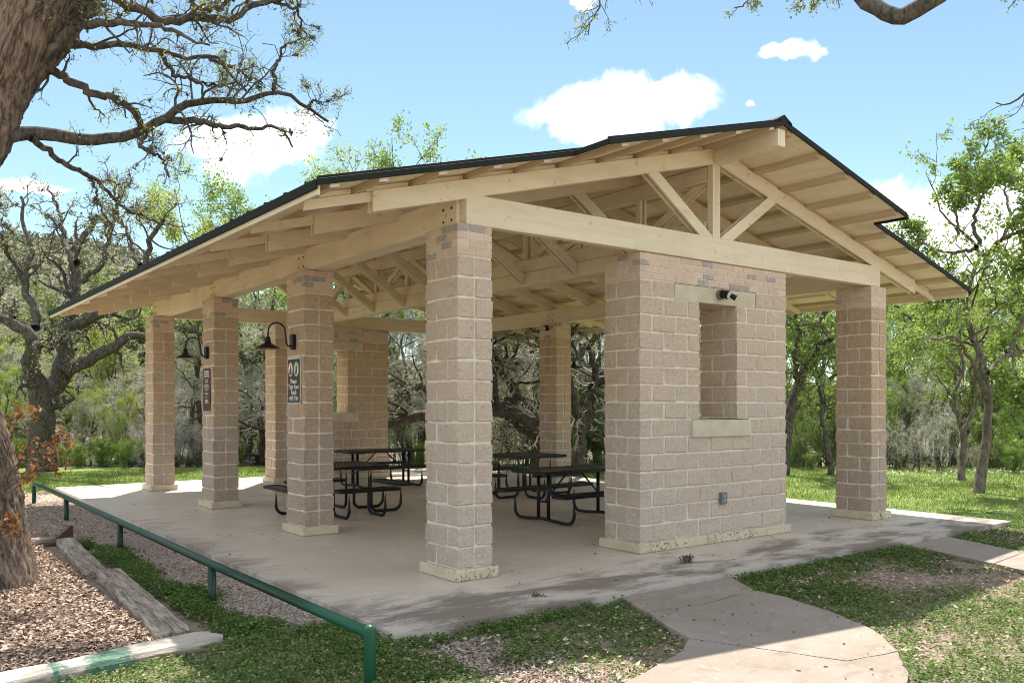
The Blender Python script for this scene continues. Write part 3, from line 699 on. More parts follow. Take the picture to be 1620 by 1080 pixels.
rect_table('black rectangular mesh picnic table nearest the wall with the outlet, partly hidden by it', (3.90, 2.75, .001), .02)
square_table('black square mesh picnic table with four benches behind the column with the trash sign', (1.44, 5.55, .001), 0.0)
square_table('black square picnic table behind the rectangular one, between the near corner column and the wall', (5.45, 5.95, .001), .03)
rect_table('black rectangular picnic table standing in front of the far block wall', (4.1, 9.12, .001), 0.0)
p5 = gpt(436, 28); rect_table('small far black picnic table on the lawn past the far wall, only its end visible', (p5[0], p5[1], float(gz(p5[0], p5[1]))), -YAW)

# ------------------------------------------------------------------ lamps, signs, fittings
def barn_lamp(label, yf, side, x0, z0, px0=None):
    """gooseneck wall lamp on a column face; side -1 faces -x"""
    t = thing('wall_lamp', label, 'wall lamp', (x0, yf, z0), 0)
    s = side
    bm = bmesh.new(); bbox(bm, *(sorted((s*.002, s*.05))), -.055, .055, -.10, .10, .008); mobj('back_plate', bm_mesh(bm, 'back_plate', M['black']), t)
    pr = [(.045, -.05), (.09, -.06), (.115, -.02), (.12, .05), (.13, .12)]+[(.245+.115*math.cos(a), .13+.115*math.sin(a)) for a in np.linspace(math.pi*.98, .12, 12)]+[(.365, .10), (.366, .05)]
    bm = bmesh.new(); btube(bm, [(s*u, 0, z) for u, z in pr], .011, 10); mobj('gooseneck', bm_mesh(bm, 'gooseneck', M['black'], True), t)
    bm = bmesh.new(); blathe(bm, [(.018, .055), (.03, .05), (.038, .0), (.045, -.03), (.085, -.052), (.155, -.095), (.158, -.102), (.152, -.100), (.08, -.062), (.03, -.04)], (s*.366, 0, 0), 28)
    sh = bm_mesh(bm, 'lamp_shade', [M['black'], M['copper']], True)
    for p in sh.polygons:
        if p.normal.z < -.3 and p.center.z < -.04: p.material_index = 1
    mobj('lamp_shade', sh, t)
    bm = bmesh.new(); blathe(bm, [(.0, -.10), (.03, -.085), (.035, -.06), (.02, -.04), (.0, -.04)], (s*.366, 0, 0), 14); mobj('bulb', bm_mesh(bm, 'bulb', M['lamp_glass'], True), t)
barn_lamp('black gooseneck barn lamp on the column above the trash sign', 3.93, -1, 0.0, 2.54)
barn_lamp('black gooseneck barn lamp on the column above the maroon rules sign', 7.52, -1, 0.0, 2.57)
barn_lamp('far black gooseneck lamp peeking out behind the back right column', 7.55, 1, 7.733, 2.62)
FR = Matrix(((0, 0, -1), (-1, 0, 0), (0, 1, 0)))     # sign face: text x runs to -y, text y up, normal -x
def lettering(txt, size, root, yc, zc, x=-.004, name='lettering', mt='white', sx=1.0):
    cu = bpy.data.curves.new('t', 'FONT'); cu.body = txt; cu.size = size; cu.align_x = 'CENTER'; cu.align_y = 'CENTER'; cu.extrude = .0006; cu.offset = .0012
    o = bpy.data.objects.new('t', cu); COL.link(o); bpy.context.view_layer.update()
    me = bpy.data.meshes.new_from_object(o.evaluated_get(bpy.context.evaluated_depsgraph_get())); bpy.data.objects.remove(o); bpy.data.curves.remove(cu)
    me.transform(Matrix.Diagonal((sx, 1, 1, 1))); me.transform(FR.to_4x4()); me.materials.clear(); me.materials.append(M[mt]); mobj(name, me, root, (x, yc, zc))
def board(root, w_, h_, x, mt, name, r=.025, th=.004, y=0, z=0):
    bm = bmesh.new(); bprism(bm, [(-u+y, v+z) for u, v in round_rect(w_, h_, r)], 0, x, x+th); return mobj(name, bm_mesh(bm, name, M[mt]), root)
def disc(root, ry, rz_, y, z, x, mt, name, k=28, hole=0):
    bm = bmesh.new(); V = [[bm.verts.new((xx, y+ry*f*math.cos(2*math.pi*i/k), z+rz_*f*math.sin(2*math.pi*i/k))) for i in range(k)] for xx, f in ((x, 1), (x+.002, 1))]
    if hole:
        H = [[bm.verts.new((xx, y+ry*hole*math.cos(2*math.pi*i/k), z+rz_*hole*math.sin(2*math.pi*i/k))) for i in range(k)] for xx in (x, x+.002)]
        for A, B_ in ((V[0], H[0]), (V[1], H[1]), (V[0], V[1]), (H[0], H[1])):
            for i in range(k): bm.faces.new((A[i], A[(i+1) % k], B_[(i+1) % k], B_[i]))
    else:
        bm.faces.new(V[0]); bm.faces.new(V[1])
        for i in range(k): bm.faces.new((V[0][i], V[0][(i+1) % k], V[1][(i+1) % k], V[1][i]))
    return mobj(name, bm_mesh(bm, name, M[mt]), root)
S1 = thing('notice_sign', 'dark brown sign reading Please Take Your Trash with You, with two round pictograms', 'sign', (-.016, 3.915, 2.022))
board(S1, .425, .61, 0, 'white', 'sign_border', .03, .006); board(S1, .395, .58, -.0035, 'sign', 'sign_panel', .022, .003)
for s, mt in ((1, 'red'), (-1, 'green')):
    yc = s*.095; disc(S1, .084, .105, yc, .155, -.0065, 'white', 'pictogram'); disc(S1, .084, .105, yc, .155, -.009, mt, 'ring', hole=.84)
    bm = bmesh.new()
    if s == 1:
        bprism(bm, [(yc-.035, .085), (yc+.035, .085), (yc+.028, .15), (yc+.010, .17), (yc+.010, .215), (yc-.010, .215), (yc-.010, .17), (yc-.028, .15)], 0, -.0088, -.0068)
    else:
        bprism(bm, [(yc-.012, .20), (yc+.012, .20), (yc+.012, .222), (yc-.012, .222)], 0, -.0088, -.0068); bprism(bm, [(yc-.03, .19), (yc+.02, .19), (yc+.02, .14), (yc+.035, .085), (yc+.018, .085), (yc, .13), (yc-.012, .085), (yc-.028, .085), (yc-.016, .145)], 0, -.0088, -.0068)
    mobj('figure', bm_mesh(bm, 'figure', M['rust' if s == 1 else 'black']), S1)
for i, tx in enumerate(('Please', 'Take Your', 'Trash', 'with You')): lettering(tx, .088, S1, 0, -.005-.073*i, -.0045, sx=.92)
bm = bmesh.new(); bbox(bm, -.0050, -.0036, -.15, .15, -.272, -.262); mobj('small_print', bm_mesh(bm, 'small_print', M['grey']), S1)
S2 = thing('rules_sign', 'tall narrow maroon sign of small white print lines on a column', 'sign', (-.016, 7.55, 1.955))
board(S2, .36, .70, 0, 'sign2', 'sign_panel', .02, .006)
r2 = random.Random(3); z = .315
for i, (wd, h, gap) in enumerate([(.22, .022, .022), (.25, .022, .02), (.24, .022, .018), (.30, .004, .05), (.13, .014, .03), (.15, .012, .045), (.2, .012, .02), (.24, .012, .03), (.30, .004, .02), (.16, .012, .055), (.30, .004, .02), (.14, .014, .05), (.08, .012, .05), (.1, .03, .02), (.2, .014, .0)]):
    bm = bmesh.new(); xx = -wd/2
    while xx < wd/2-.005:
        l = wd if h < .006 else min(r2.uniform(.018, .055), wd/2-xx); bbox(bm, -.0016, 0, xx, xx+l, z-h, z); xx += l+.009
    mobj('print_line', bm_mesh(bm, 'print_line', M['white']), S2); z -= h+gap*.72
def flood(label, loc, rz):
    t = thing('flood_light', label, 'flood light', loc, rz)
    bm = bmesh.new(); btube(bm, [(0, 0, 0), (0, -.035, 0)], .062, 20); mobj('base', bm_mesh(bm, 'base', M['grey'], False), t)
    bm = bmesh.new(); btube(bm, [(-.0, -.034, .012), (.02, -.12, -.012)], [.052, .055], 18); mobj('lamp_head', bm_mesh(bm, 'lamp_head', M['black']), t)
    bm = bmesh.new(); btube(bm, [(.0245, -.1215, -.0133), (.026, -.126, -.015)], .042, 18); mobj('lens', bm_mesh(bm, 'lens', M['lamp_glass']), t)
    bm = bmesh.new(); btube(bm, [(.03, -.05, 0), (.085, -.09, -.01), (.12, -.10, -.02)], .012, 8); mobj('arm', bm_mesh(bm, 'arm', M['black']), t)
    bm = bmesh.new(); btube(bm, [(.105, -.085, -.005), (.15, -.135, -.045)], [.028, .036], 14); mobj('sensor_head', bm_mesh(bm, 'sensor_head', M['black']), t)
flood('black twin-head flood light on the pale lintel of the near wall', (3.94, .048, 3.075), 0)
flood('small black flood light at the top of the back right column', (7.345, 7.56, 3.38), -math.pi/2)
OB = thing('outlet_box', 'small grey weatherproof electrical outlet low on the near block wall', 'outlet box', (3.978, .046, .545))
bm = bmesh.new(); bbox(bm, -.055, .055, -.05, 0, -.072, .072, .006); mobj('box', bm_mesh(bm, 'box', M['grey']), OB)
bm = bmesh.new()
for z_ in (.028, -.028): bbox(bm, -.018, .018, -.054, -.0502, z_-.016, z_+.016, .001)
mobj('sockets', bm_mesh(bm, 'sockets', simple('socket_plate', (.32, .33, .33), .5)), OB)
# ------------------------------------------------------------------ vegetation builders
M['bark'] = bark_mat('oak_bark', (.060, .043, .032), (.34, .25, .185), (1, 1, .16), 26)
M['bark_o'] = bark_mat('big_oak_bark', (.060, .044, .034), (.30, .225, .172), (1, 1, .24), 26, 0, 'barkco')
M['bark_d'] = bark_mat('dark_bark', (.040, .034, .028), (.135, .115, .095), (1, 1, .4), 18, .3)
M['bark_t'] = bark_mat('twig_bark', (.06, .05, .042), (.16, .135, .11), (1, 1, .5), 20, .35)
M['twig_g'] = bark_mat('grey_lichen_twigs', (.38, .355, .33), (.68, .65, .61), (1, 1, .6), 9, .3)
M['bark_r'] = bark_mat('brown_bark', (.075, .060, .048), (.22, .18, .145), (1, 1, .3), 16, .3)
M['lf_oak'] = leaf_mat('oak_leaves', (0.196, 0.241, 0.063), (0.345, 0.356, 0.098), (0.460, 0.391, 0.115))
M['lf_elm'] = leaf_mat('elm_leaves', (.18, .265, .07), (.27, .36, .11), (.35, .40, .17), .5)
M['lf_elm2'] = leaf_mat('yellow_green_leaves', (.27, .33, .10), (.38, .42, .14), (.44, .44, .20), .5)
M['lf_jun'] = leaf_mat('juniper_leaves', (.17, .215, .085), (.29, .33, .14), (.37, .39, .21), .4)
M['lf_grey'] = leaf_mat('grey_green_leaves', (.30, .32, .21), (.46, .47, .34), (.54, .52, .44), .35)
M['lf_bush'] = leaf_mat('bush_leaves', (.15, .25, .055), (.26, .37, .10), (.34, .40, .14), .45)
M['lf_cover'] = leaf_mat('weed_leaves', (.075, .14, .03), (.15, .235, .06), (.25, .31, .11), .35)
M['lf_cover2'] = leaf_mat('sun_toned_weed_leaves', (.15, .21, .07), (.27, .34, .13), (.42, .43, .26), .35)
M['lf_grass'] = leaf_mat('grass_blades', (.16, .225, .05), (.23, .29, .08), (.32, .34, .14), .25)
M['lf_dead'] = leaf_mat('dead_leaves', (.17, .065, .028), (.28, .12, .055), (.36, .21, .12), .35)
M['moss'] = leaf_mat('ball_moss', (.13, .115, .085), (.23, .205, .15), None, .2)
def limb(pts, r0, r1, rng, K=28, wig=.02, smooth=2):
    pts = np.array(pts, float); seg = np.r_[0, np.cumsum(np.linalg.norm(np.diff(pts, axis=0), axis=1))]
    t = np.linspace(0, seg[-1], K); P_ = np.stack([np.interp(t, seg, pts[:, i]) for i in range(3)], 1)
    for _ in range(smooth): P_[1:-1] = .25*P_[:-2]+.5*P_[1:-1]+.25*P_[2:]
    nse = rng.normal(0, wig, (K, 3)); nse[0] = 0; P_ = P_+np.cumsum(nse, 0)*.35+nse*.4
    return P_, r0+(r1-r0)*np.linspace(0, 1, K)**.8
def grow(rng, P_, R_, n, ratio, K=6, spread=(35, 75), tmin=.25, up=.15, gnarl=.3, rr=.6, rmin=.003, lmin=0.0, lmax=99, end=.35):
    N, K0, _ = P_.shape; idx = np.repeat(np.arange(N), n); Mn = N*n
    L = np.linalg.norm(np.diff(P_, axis=1), axis=2).sum(1)
    t = rng.uniform(tmin, 1, Mn)*(K0-1)*.9999; i = t.astype(int); f = (t-i)[:, None]
    A, B_ = P_[idx, i], P_[idx, i+1]; pos = A+(B_-A)*f; tan = norm(B_-A)
    length = np.clip(L[idx]*ratio*rng.uniform(.55, 1.25, Mn)*(1-.4*t/(K0-1)), lmin, lmax)
    r0 = np.maximum((R_[idx, i]*(1-f[:, 0])+R_[idx, i+1]*f[:, 0])*rr, rmin)
    v = rng.normal(size=(Mn, 3)); v = norm(v-(v*tan).sum(1, keepdims=True)*tan); a = np.radians(rng.uniform(*spread, Mn))[:, None]
    dd = norm(np.cos(a)*tan+np.sin(a)*v+np.array([0, 0, up])); out = np.zeros((Mn, K, 3)); out[:, 0] = pos; st = (length/(K-1))[:, None]
    for k in range(1, K):
        dd = norm(dd+rng.normal(0, gnarl, (Mn, 3))+np.array([0, 0, up*.25])); out[:, k] = out[:, k-1]+dd*st
    return out, np.maximum(r0[:, None]*np.linspace(1, end, K)[None], rmin*.7)
def cards(rng, A, size, asp=.5, up=.0):
    """leaf-shaped quads centred on A; size (lo, hi)"""
    n = len(A); u = norm(rng.normal(size=(n, 3))+np.array([0, 0, up])); v = norm(np.cross(u, rng.normal(size=(n, 3)))); s = rng.uniform(*size, n)[:, None]
    V = np.stack([A-u*s*.5, A+v*s*asp*.5-u*s*.05, A+u*s*.5, A-v*s*asp*.5-u*s*.05], 1).reshape(-1, 3)
    return V, np.arange(n*4).reshape(n, 4), rng.uniform(0, 1, n)
class Tree:
    def __init__(s, seed): s.r = np.random.default_rng(seed); s.wood = Acc(); s.limb = Acc(); s.twig = Acc(); s.leaf = Acc(); s.moss = Acc()
    def add(s, P_, R_, sides=6, twig=False):
        V, q = tubes(P_, R_, sides); (s.twig if twig is True else (s.limb if twig == 'limb' else s.wood)).add(V, q)
    def leaves(s, P_, n, size, sd=.05, asp=.5, frac=1.0, tlo=.2):
        N, K, _ = P_.shape; m_ = int(N*n*frac); i = s.r.integers(0, N, m_); t = s.r.uniform(tlo, 1, m_)*(K-1)*.9999; k = t.astype(int); f = (t-k)[:, None]
        A = P_[i, k]*(1-f)+P_[i, k+1]*f+s.r.normal(0, sd, (m_, 3)); V, q, tt = cards(s.r, A, size, asp); s.leaf.add(V, q, tt)
    def mossballs(s, P_, n, r=.05, spikes=16):
        N, K, _ = P_.shape; i = s.r.integers(0, N, n); k = s.r.integers(1, K, n); c_ = np.repeat(P_[i, k], spikes, 0)
        rr = np.repeat(s.r.uniform(.6, 1.3, n)*r, spikes)[:, None]; dvec = norm(s.r.normal(size=c_.shape)+np.array([0, 0, -.35])); sd = norm(np.cross(dvec, s.r.normal(size=c_.shape)))*.12
        V = np.stack([c_-sd*rr*2.2, c_+dvec*rr*.5-sd*rr*1.6, c_+dvec*rr, c_+sd*rr*2.2], 1).reshape(-1, 3); s.moss.add(V, np.arange(len(V)).reshape(-1, 4), s.r.uniform(0, 1, len(c_)))
    def build(s, mats):
        out = {}
        for nm, acc, sm in (('trunk', s.wood, True), ('limbs', s.limb, True), ('twigs', s.twig, False), ('crown', s.leaf, False), ('ball_moss', s.moss, False)):
            if acc.n:
                out[nm] = acc.mesh(nm, M[mats.get(nm, 'bark_d')], sm)
                if nm == 'trunk' and getattr(s, 'co', None) is not None: out[nm].attributes.new('barkco', 'FLOAT_VECTOR', 'POINT').data.foreach_set('vector', s.co.astype(np.float32).ravel())
        return out
def plant(name, meshes, label, cat, loc=(0, 0, 0), rz=0, group=None, sc=None):
    t = thing(name, label, cat, loc, rz, group)
    if sc is not None: t.scale = sc if hasattr(sc, '__len__') else (sc,)*3
    for nm, me in meshes.items():
        o = mobj(nm, me, t)
        if nm not in ('trunk',): o['kind'] = 'stuff'
    return t
def trunk_mesh(tr, pts, radii, seed, K=230, S=120, ridge=.05, freq=26):
    """thick trunk with ridged bark cut into the surface"""
    pts = np.array(pts, float); seg = np.r_[0, np.cumsum(np.linalg.norm(np.diff(pts, axis=0), axis=1))]; t = np.linspace(0, seg[-1], K)
    P_ = np.stack([np.interp(t, seg, pts[:, i]) for i in range(3)], 1)
    for _ in range(10): P_[1:-1] = .25*P_[:-2]+.5*P_[1:-1]+.25*P_[2:]
    R_ = np.interp(t, seg, radii)
    for _ in range(6): R_[1:-1] = .25*R_[:-2]+.5*R_[1:-1]+.25*R_[2:]
    V, q = tubes(P_[None], R_[None], S); V = V.reshape(K, S, 3); c_ = P_[:, None]
    a = np.linspace(0, 2*np.pi, S, endpoint=False)[None] + .35*t[:, None] + .25*np.sin(t*2.1+1)[:, None]
    h = np.zeros((K, S)); r = np.random.default_rng(seed)
    for o in range(5):
        k = int(freq*(1+.45*o)); h += np.abs(np.sin(a*k*.5+1.5*np.sin(t[:, None]*r.uniform(2.2, 4.2)+r.uniform(0, 6)+np.round(a*5)*2.1)+r.uniform(0, 6)))*(.8**o)
    h = (h/h.max())**.7; big = .07*np.sin(a*3+t[:, None]*1.3)+.05*np.sin(a*2-t[:, None]*2.2+1)
    Rv = V-c_; V = c_+Rv*(1+big[..., None])+norm(Rv)*(ridge*(h-.5)+r.normal(0, ridge*.10, h.shape))[..., None]
    tr.wood.add(V.reshape(-1, 3), q); aw = a+np.zeros((K, 1)); Rm = R_[:, None]
    tr.co = np.stack([np.cos(aw)*Rm+.03*np.sin(t*3)[:, None], np.sin(aw)*Rm, t[:, None]+0*aw], -1).reshape(-1, 3)
# ------------------------------------------------------------------ foreground live oak on the left
T1 = Tree(11); r = T1.r
tp = [(-15, 965, 8.5, .48), (-15, 925, 8.5, .43), (-22, 860, 8.5, .36), (-30, 790, 8.5, .325), (-46, 700, 8.45, .30), (-95, 590, 8.4, .31), (-140, 440, 8.3, .33), (-128, 320, 8.2, .36), (-92, 245, 8.15, .38), (-58, 200, 8.12, .37), (-34, 150, 8.1, .36), (-8, 107, 8.08, .36), (28, 60, 8.0, .355), (62, 0, 7.95, .35), (128, -110, 7.9, .33), (200, -230, 7.8, .28), (260, -360, 7.7, .2)]
trunk_mesh(T1, [at(a, b_, c_) for a, b_, c_, _ in tp], [t[3] for t in tp], 5)
Z1 = lambda L, D0, D1: [at(x/2.7, y/2.7, D0+(D1-D0)*i/(len(L)-1)) for i, (x, y) in enumerate(L)]
LM = [([(-60, 600), (40, 582), (120, 562), (230, 570), (330, 585), (460, 600), (560, 570), (640, 540), (710, 505), (760, 455), (830, 430), (920, 425), (1030, 440), (1110, 405), (1165, 385), (1230, 400), (1290, 450), (1350, 505), (1395, 530)], 8.1, 9.6, .078, .014),
      ([(710, 508), (780, 520), (860, 530), (940, 555), (1000, 545), (1080, 560), (1160, 560), (1210, 580), (1240, 650)], 8.8, 9.1, .042, .010),
      ([(1165, 385), (1170, 310), (1200, 210), (1260, 180), (1310, 150)], 9.2, 9.5, .024, .008),
      ([(140, 280), (195, 280), (240, 305), (310, 340), (390, 395), (470, 405), (540, 445), (580, 490), (590, 540), (560, 565)], 8.1, 8.6, .046, .030),
      ([(160, 250), (280, 190), (340, 185), (400, 210), (470, 190), (560, 190), (650, 215), (730, 240), (800, 250), (880, 240), (940, 290), (1000, 345), (1040, 400)], 8.1, 9.2, .044, .012),
      ([(150, 260), (190, 240), (260, 180), (330, 130), (400, 125), (480, 115), (560, 125), (640, 122), (700, 125), (760, 150), (850, 190), (930, 220)], 8.0, 7.6, .060, .010),
      ([(330, 130), (370, 70), (395, 10), (430, -60)], 7.9, 7.7, .032, .02),
      ([(380, -60), (500, -5), (580, 20), (650, 60), (700, 90), (760, 65), (830, 60), (900, 80), (950, 95), (1000, 60), (1060, 5), (1150, -20), (1240, -10)], 7.8, 8.6, .050, .022),
      ([(1150, -5), (1220, 10), (1270, 40), (1310, 110), (1360, 170)], 8.5, 8.8, .022, .007), ([(1010, -10), (960, 20), (900, 45), (820, 60)], 8.3, 8.1, .02, .02),
      ([(130, 590), (180, 620), (260, 680), (340, 720), (430, 760), (480, 830), (560, 900), (640, 930), (720, 950)], 8.2, 9.4, .036, .010),
      ([(690, 235), (720, 290), (770, 340), (850, 365), (930, 370), (1000, 355)], 8.6, 8.9, .026, .009), ([(620, 565), (590, 610), (640, 640), (700, 680), (735, 735)], 8.5, 8.6, .026, .010),
      ([(340, 720), (420, 800), (450, 870), (520, 1000)], 8.5, 8.9, .018, .006), ([(880, 240), (960, 280), (1060, 330), (1120, 340)], 8.9, 9.3, .02, .007), ([(1290, 450), (1340, 420), (1390, 440)], 9.4, 9.6, .014, .006),
      ([(430, -40), (340, -120), (600, -260), (1100, -420)], 7.9, 8.4, .10, .03)]
PP, RR = [], []
for L, D0, D1, a, b_ in LM:
    p_, q_ = limb(Z1(L, D0, D1), a, b_, r, 30, .018); PP.append(p_); RR.append(q_)
PP, RR = np.stack(PP), np.stack(RR); T1.add(PP, RR, 9, 'limb')
A1 = grow(r, PP, RR, 9, .30, 8, (30, 80), .12, .05, .33, .40, .005, .25, .9); T1.add(*A1, 5, True)
A2 = grow(r, *A1, 4, .55, 6, (30, 75), .2, .05, .36, .6, .0035, .12, .5); T1.add(*A2, 4, True)
A3 = grow(r, *A2, 4, .7, 5, (25, 70), .2, .05, .35, .7, .0024, .08, .38); T1.add(*A3, 3, True)
T1.leaves(A3[0], 1.9, (.018, .038), .030, .5); T1.leaves(A2[0], .8, (.018, .036), .03, .5); T1.mossballs(A1[0], 40, .04, 22); T1.mossballs(A2[0], 50, .03, 18)
plant('oak_tree', T1.build(dict(trunk='bark_o', twigs='bark_t', crown='lf_oak', ball_moss='moss')), 'large ridged oak trunk leaning over the mulch bed at left', 'tree')
# dead-leaved sprout at the foot of the oak
T2 = Tree(12); r = T2.r; D = 7.9
st = [limb([at(x/4.5, 560+y/4.5, D+dz*i) for i, (x, y) in enumerate(L)], .008, .003, r, 10, .008) for L, dz in
      (([(20, 1010), (90, 860), (180, 700), (250, 520), (270, 400)], .02), ([(40, 900), (150, 740), (300, 660), (420, 680), (480, 740)], -.03), ([(30, 960), (180, 860), (300, 800), (400, 800)], -.05),
       ([(20, 800), (60, 640), (100, 520), (120, 380)], .04), ([(60, 860), (240, 620), (380, 640), (470, 600)], .05), ([(30, 1000), (240, 850), (350, 760), (330, 700)], .03), ([(-20, 1330), (60, 1250), (130, 1280)], 0), ([(-20, 1330), (40, 1200), (90, 1180)], .03))]
P0, R0 = np.stack([a for a, _ in st]), np.stack([b_ for _, b_ in st]); T2.add(P0, R0, 5)
A1 = grow(r, P0, R0, 6, .35, 5, (30, 70), .3, .1, .3, .6, .002); T2.add(*A1, 3, True); T2.leaves(A1[0], 6, (.04, .075), .03, .5); T2.leaves(P0, 10, (.04, .075), .03, .5)
plant('oak_sapling', T2.build(dict(trunk='bark_t', twigs='bark_t', crown='lf_dead')), 'spindly sapling with rust-brown dead leaves at the foot of the big oak', 'sapling')
# ------------------------------------------------------------------ oak beyond the frame on the right whose limbs dip into view
T3 = Tree(13); r = T3.r; b0 = gpt(2150, 6.2)
trunk_mesh(T3, [b0-[0, 0, .2], b0+[.05, 0, 1.2], b0+[-.1, .1, 2.6], b0+[-.4, .2, 4.0], b0+[-.9, .3, 5.2]], [.45, .36, .33, .30, .22], 6, 60, 48)
LM = [([(1990, -420), (1800, -260), (1640, -130), (1540, -55), (1473, 0), (1443, 15), (1417, 33), (1395, 15), (1365, 0), (1300, -60), (1180, -130), (1060, -160)], 6.0, 6.6, .12, .03),
      ([(1120, -150), (1040, -90), (985, -45), (955, -10), (945, 30), (928, 62)], 6.5, 6.6, .02, .004), ([(1240, -100), (1200, -40), (1180, 5), (1160, 12)], 6.4, 6.4, .015, .004), ([(1300, -60), (1330, -20), (1270, 2)], 6.4, 6.5, .012, .004),
      ([(1900, -150), (1780, -10), (1690, 70), (1640, 130), (1600, 170), (1578, 160)], 7.0, 7.4, .05, .005), ([(1690, 70), (1650, 160), (1630, 230), (1615, 280)], 7.2, 7.4, .016, .004), ([(1760, -40), (1680, -20), (1620, 0), (1590, -4)], 6.8, 7.0, .02, .005)]
PP, RR = [], []
for L, D0, D1, a, b_ in LM:
    p_, q_ = limb([at(x, y, D0+(D1-D0)*i/(len(L)-1)) for i, (x, y) in enumerate(L)], a, b_, r, 30 if a < .1 else 60, .010, 1); k_ = np.linspace(0, len(p_)-1, 60); p_ = np.stack([np.interp(k_, np.arange(len(p_)), p_[:, c]) for c in range(3)], 1); q_ = np.interp(k_, np.arange(len(q_)), q_); PP.append(p_); RR.append(q_)
PP, RR = np.stack(PP), np.stack(RR); T3.add(PP, RR, 12, 'limb')
A1 = grow(r, PP[1:], RR[1:], 10, .25, 7, (30, 75), .35, -.12, .3, .6, .004, .1, .45); T3.add(*A1, 4, True)
A2 = grow(r, *A1, 4, .5, 5, (30, 70), .25, -.05, .33, .6, .0026, .05, .25); T3.add(*A2, 3, True); T3.leaves(A2[0], 4, (.020, .036), .02, .55)
plant('oak_tree', T3.build(dict(trunk='bark_o', twigs='bark_t', crown='lf_jun')), 'overhanging tree at the upper right whose bent bare limb dips into the sky', 'tree')

def pixtree(seed, D, limbs, lv, mats, leaf=None, moss=0, drift=1.0, wig=.05, sides=8):
    """tree whose main limbs follow photo outlines, each limb wandering in depth round its trunk"""
    t = Tree(seed); r = t.r; PP, RR = [], []
    for L, a, b_, dz in limbs:
        pts = [at(x, y, D+dz*drift*i/max(len(L)-1, 1)) for i, (x, y) in enumerate(L)]
        p_, q_ = limb(pts, a, b_, r, 26, wig); PP.append(p_); RR.append(q_)
    P_, R_ = np.stack(PP), np.stack(RR); t.add(P_, R_, sides); G = [(P_, R_)]
    for k, kw in enumerate(lv):
        sd = kw.pop('sides', 4); g = grow(r, *G[-1], **kw); t.add(*g, sd, 'limb' if k == 0 else True); G.append(g)
    if leaf:
        for lev, n, size, sd in leaf: t.leaves(G[lev][0], n, size, sd)
    if moss: t.mossballs(G[2][0] if len(G) > 2 else G[1][0], moss, .09, 12)
    return t.build(mats)
Q4 = lambda *p: [(x/2.7, 360+y/2.7) for x, y in p]
me = pixtree(31, 23.5, [(Q4((185, 1060), (190, 960), (200, 830), (190, 720), (165, 640), (142, 590), (150, 530), (178, 490), (150, 440), (60, 390), (-60, 350)), .42, .10, -2), (Q4((195, 720), (235, 680), (270, 620), (285, 520), (295, 430), (325, 330), (350, 230), (330, 120), (360, 50), (440, -60)), .30, .07, 1),
     (Q4((275, 620), (340, 580), (420, 540), (500, 500), (570, 455), (640, 470), (720, 430), (800, 440), (860, 470)), .20, .06, 2), (Q4((300, 430), (390, 390), (450, 370), (540, 300), (600, 200), (610, 60), (680, -30)), .17, .05, -2), (Q4((150, 430), (140, 350), (95, 290), (90, 190), (130, 90), (70, -20), (60, -130)), .13, .04, 1.5),
     (Q4((178, 490), (215, 480), (262, 474), (300, 500)), .09, .04, -1), (Q4((330, 150), (270, 60), (250, -40), (200, -180)), .10, .03, 2), (Q4((350, 230), (420, 130), (440, 30), (480, -80), (470, -200)), .09, .03, -1.5), (Q4((60, 390), (0, 300), (-60, 150), (-20, 0)), .10, .03, 2), (Q4((95, 200), (30, 120), (10, 0), (-30, -120)), .07, .03, -2),
     (Q4((600, 160), (560, 40), (520, -60), (560, -200)), .07, .02, 2)],
     [dict(n=11, ratio=.30, K=8, gnarl=.34, tmin=.3, rr=.45, rmin=.012, lmax=2.0, sides=5), dict(n=6, ratio=.5, K=6, gnarl=.36, rr=.6, rmin=.009, lmax=1.0, sides=4), dict(n=5, ratio=.55, K=4, gnarl=.34, rr=.7, rmin=.006, lmax=.6, sides=3)],
     dict(trunk='bark_d', twigs='bark_t', crown='lf_grey', ball_moss='moss'), [(3, 1.5, (.05, .09), .06), (2, .6, (.05, .09), .05)], 90)
plant('oak_tree', me, 'dark forked oak with sparse grey-green leaves on the lawn edge at left', 'tree')
me = pixtree(32, 23.0, [([(856, 775), (853, 735), (851, 701), (846, 676), (838, 660), (820, 651), (780, 644), (730, 655), (672, 653), (640, 662), (600, 668), (560, 690)], .30, .10, -2), ([(846, 680), (870, 640), (890, 580), (930, 540), (960, 500), (1010, 480)], .2, .07, 2), ([(838, 660), (800, 600), (770, 560), (760, 500), (800, 440)], .16, .06, -2), ([(700, 655), (673, 612), (614, 603), (570, 580)], .12, .04, 1.5),
     ([(805, 645), (800, 690), (820, 730)], .06, .02, -1), ([(853, 720), (800, 700), (760, 690), (700, 700)], .10, .04, 2), ([(890, 580), (850, 540), (830, 500), (845, 450)], .12, .05, -1.5)],
     [dict(n=15, ratio=.4, K=8, gnarl=.36, tmin=.15, rr=.45, rmin=.012, up=.0, lmax=2.4, sides=5), dict(n=8, ratio=.5, K=6, gnarl=.36, rr=.6, rmin=.008, up=-.05, lmax=1.3, sides=4), dict(n=6, ratio=.55, K=4, gnarl=.34, rr=.7, rmin=.0055, up=-.12, lmax=.7, sides=3)],
     dict(trunk='bark_d', twigs='twig_g', crown='lf_grey', ball_moss='moss'), [(3, 1.6, (.05, .09), .06)], 200)
plant('oak_tree', me, 'grey twiggy oak with a dark bent limb behind the back right column', 'tree')
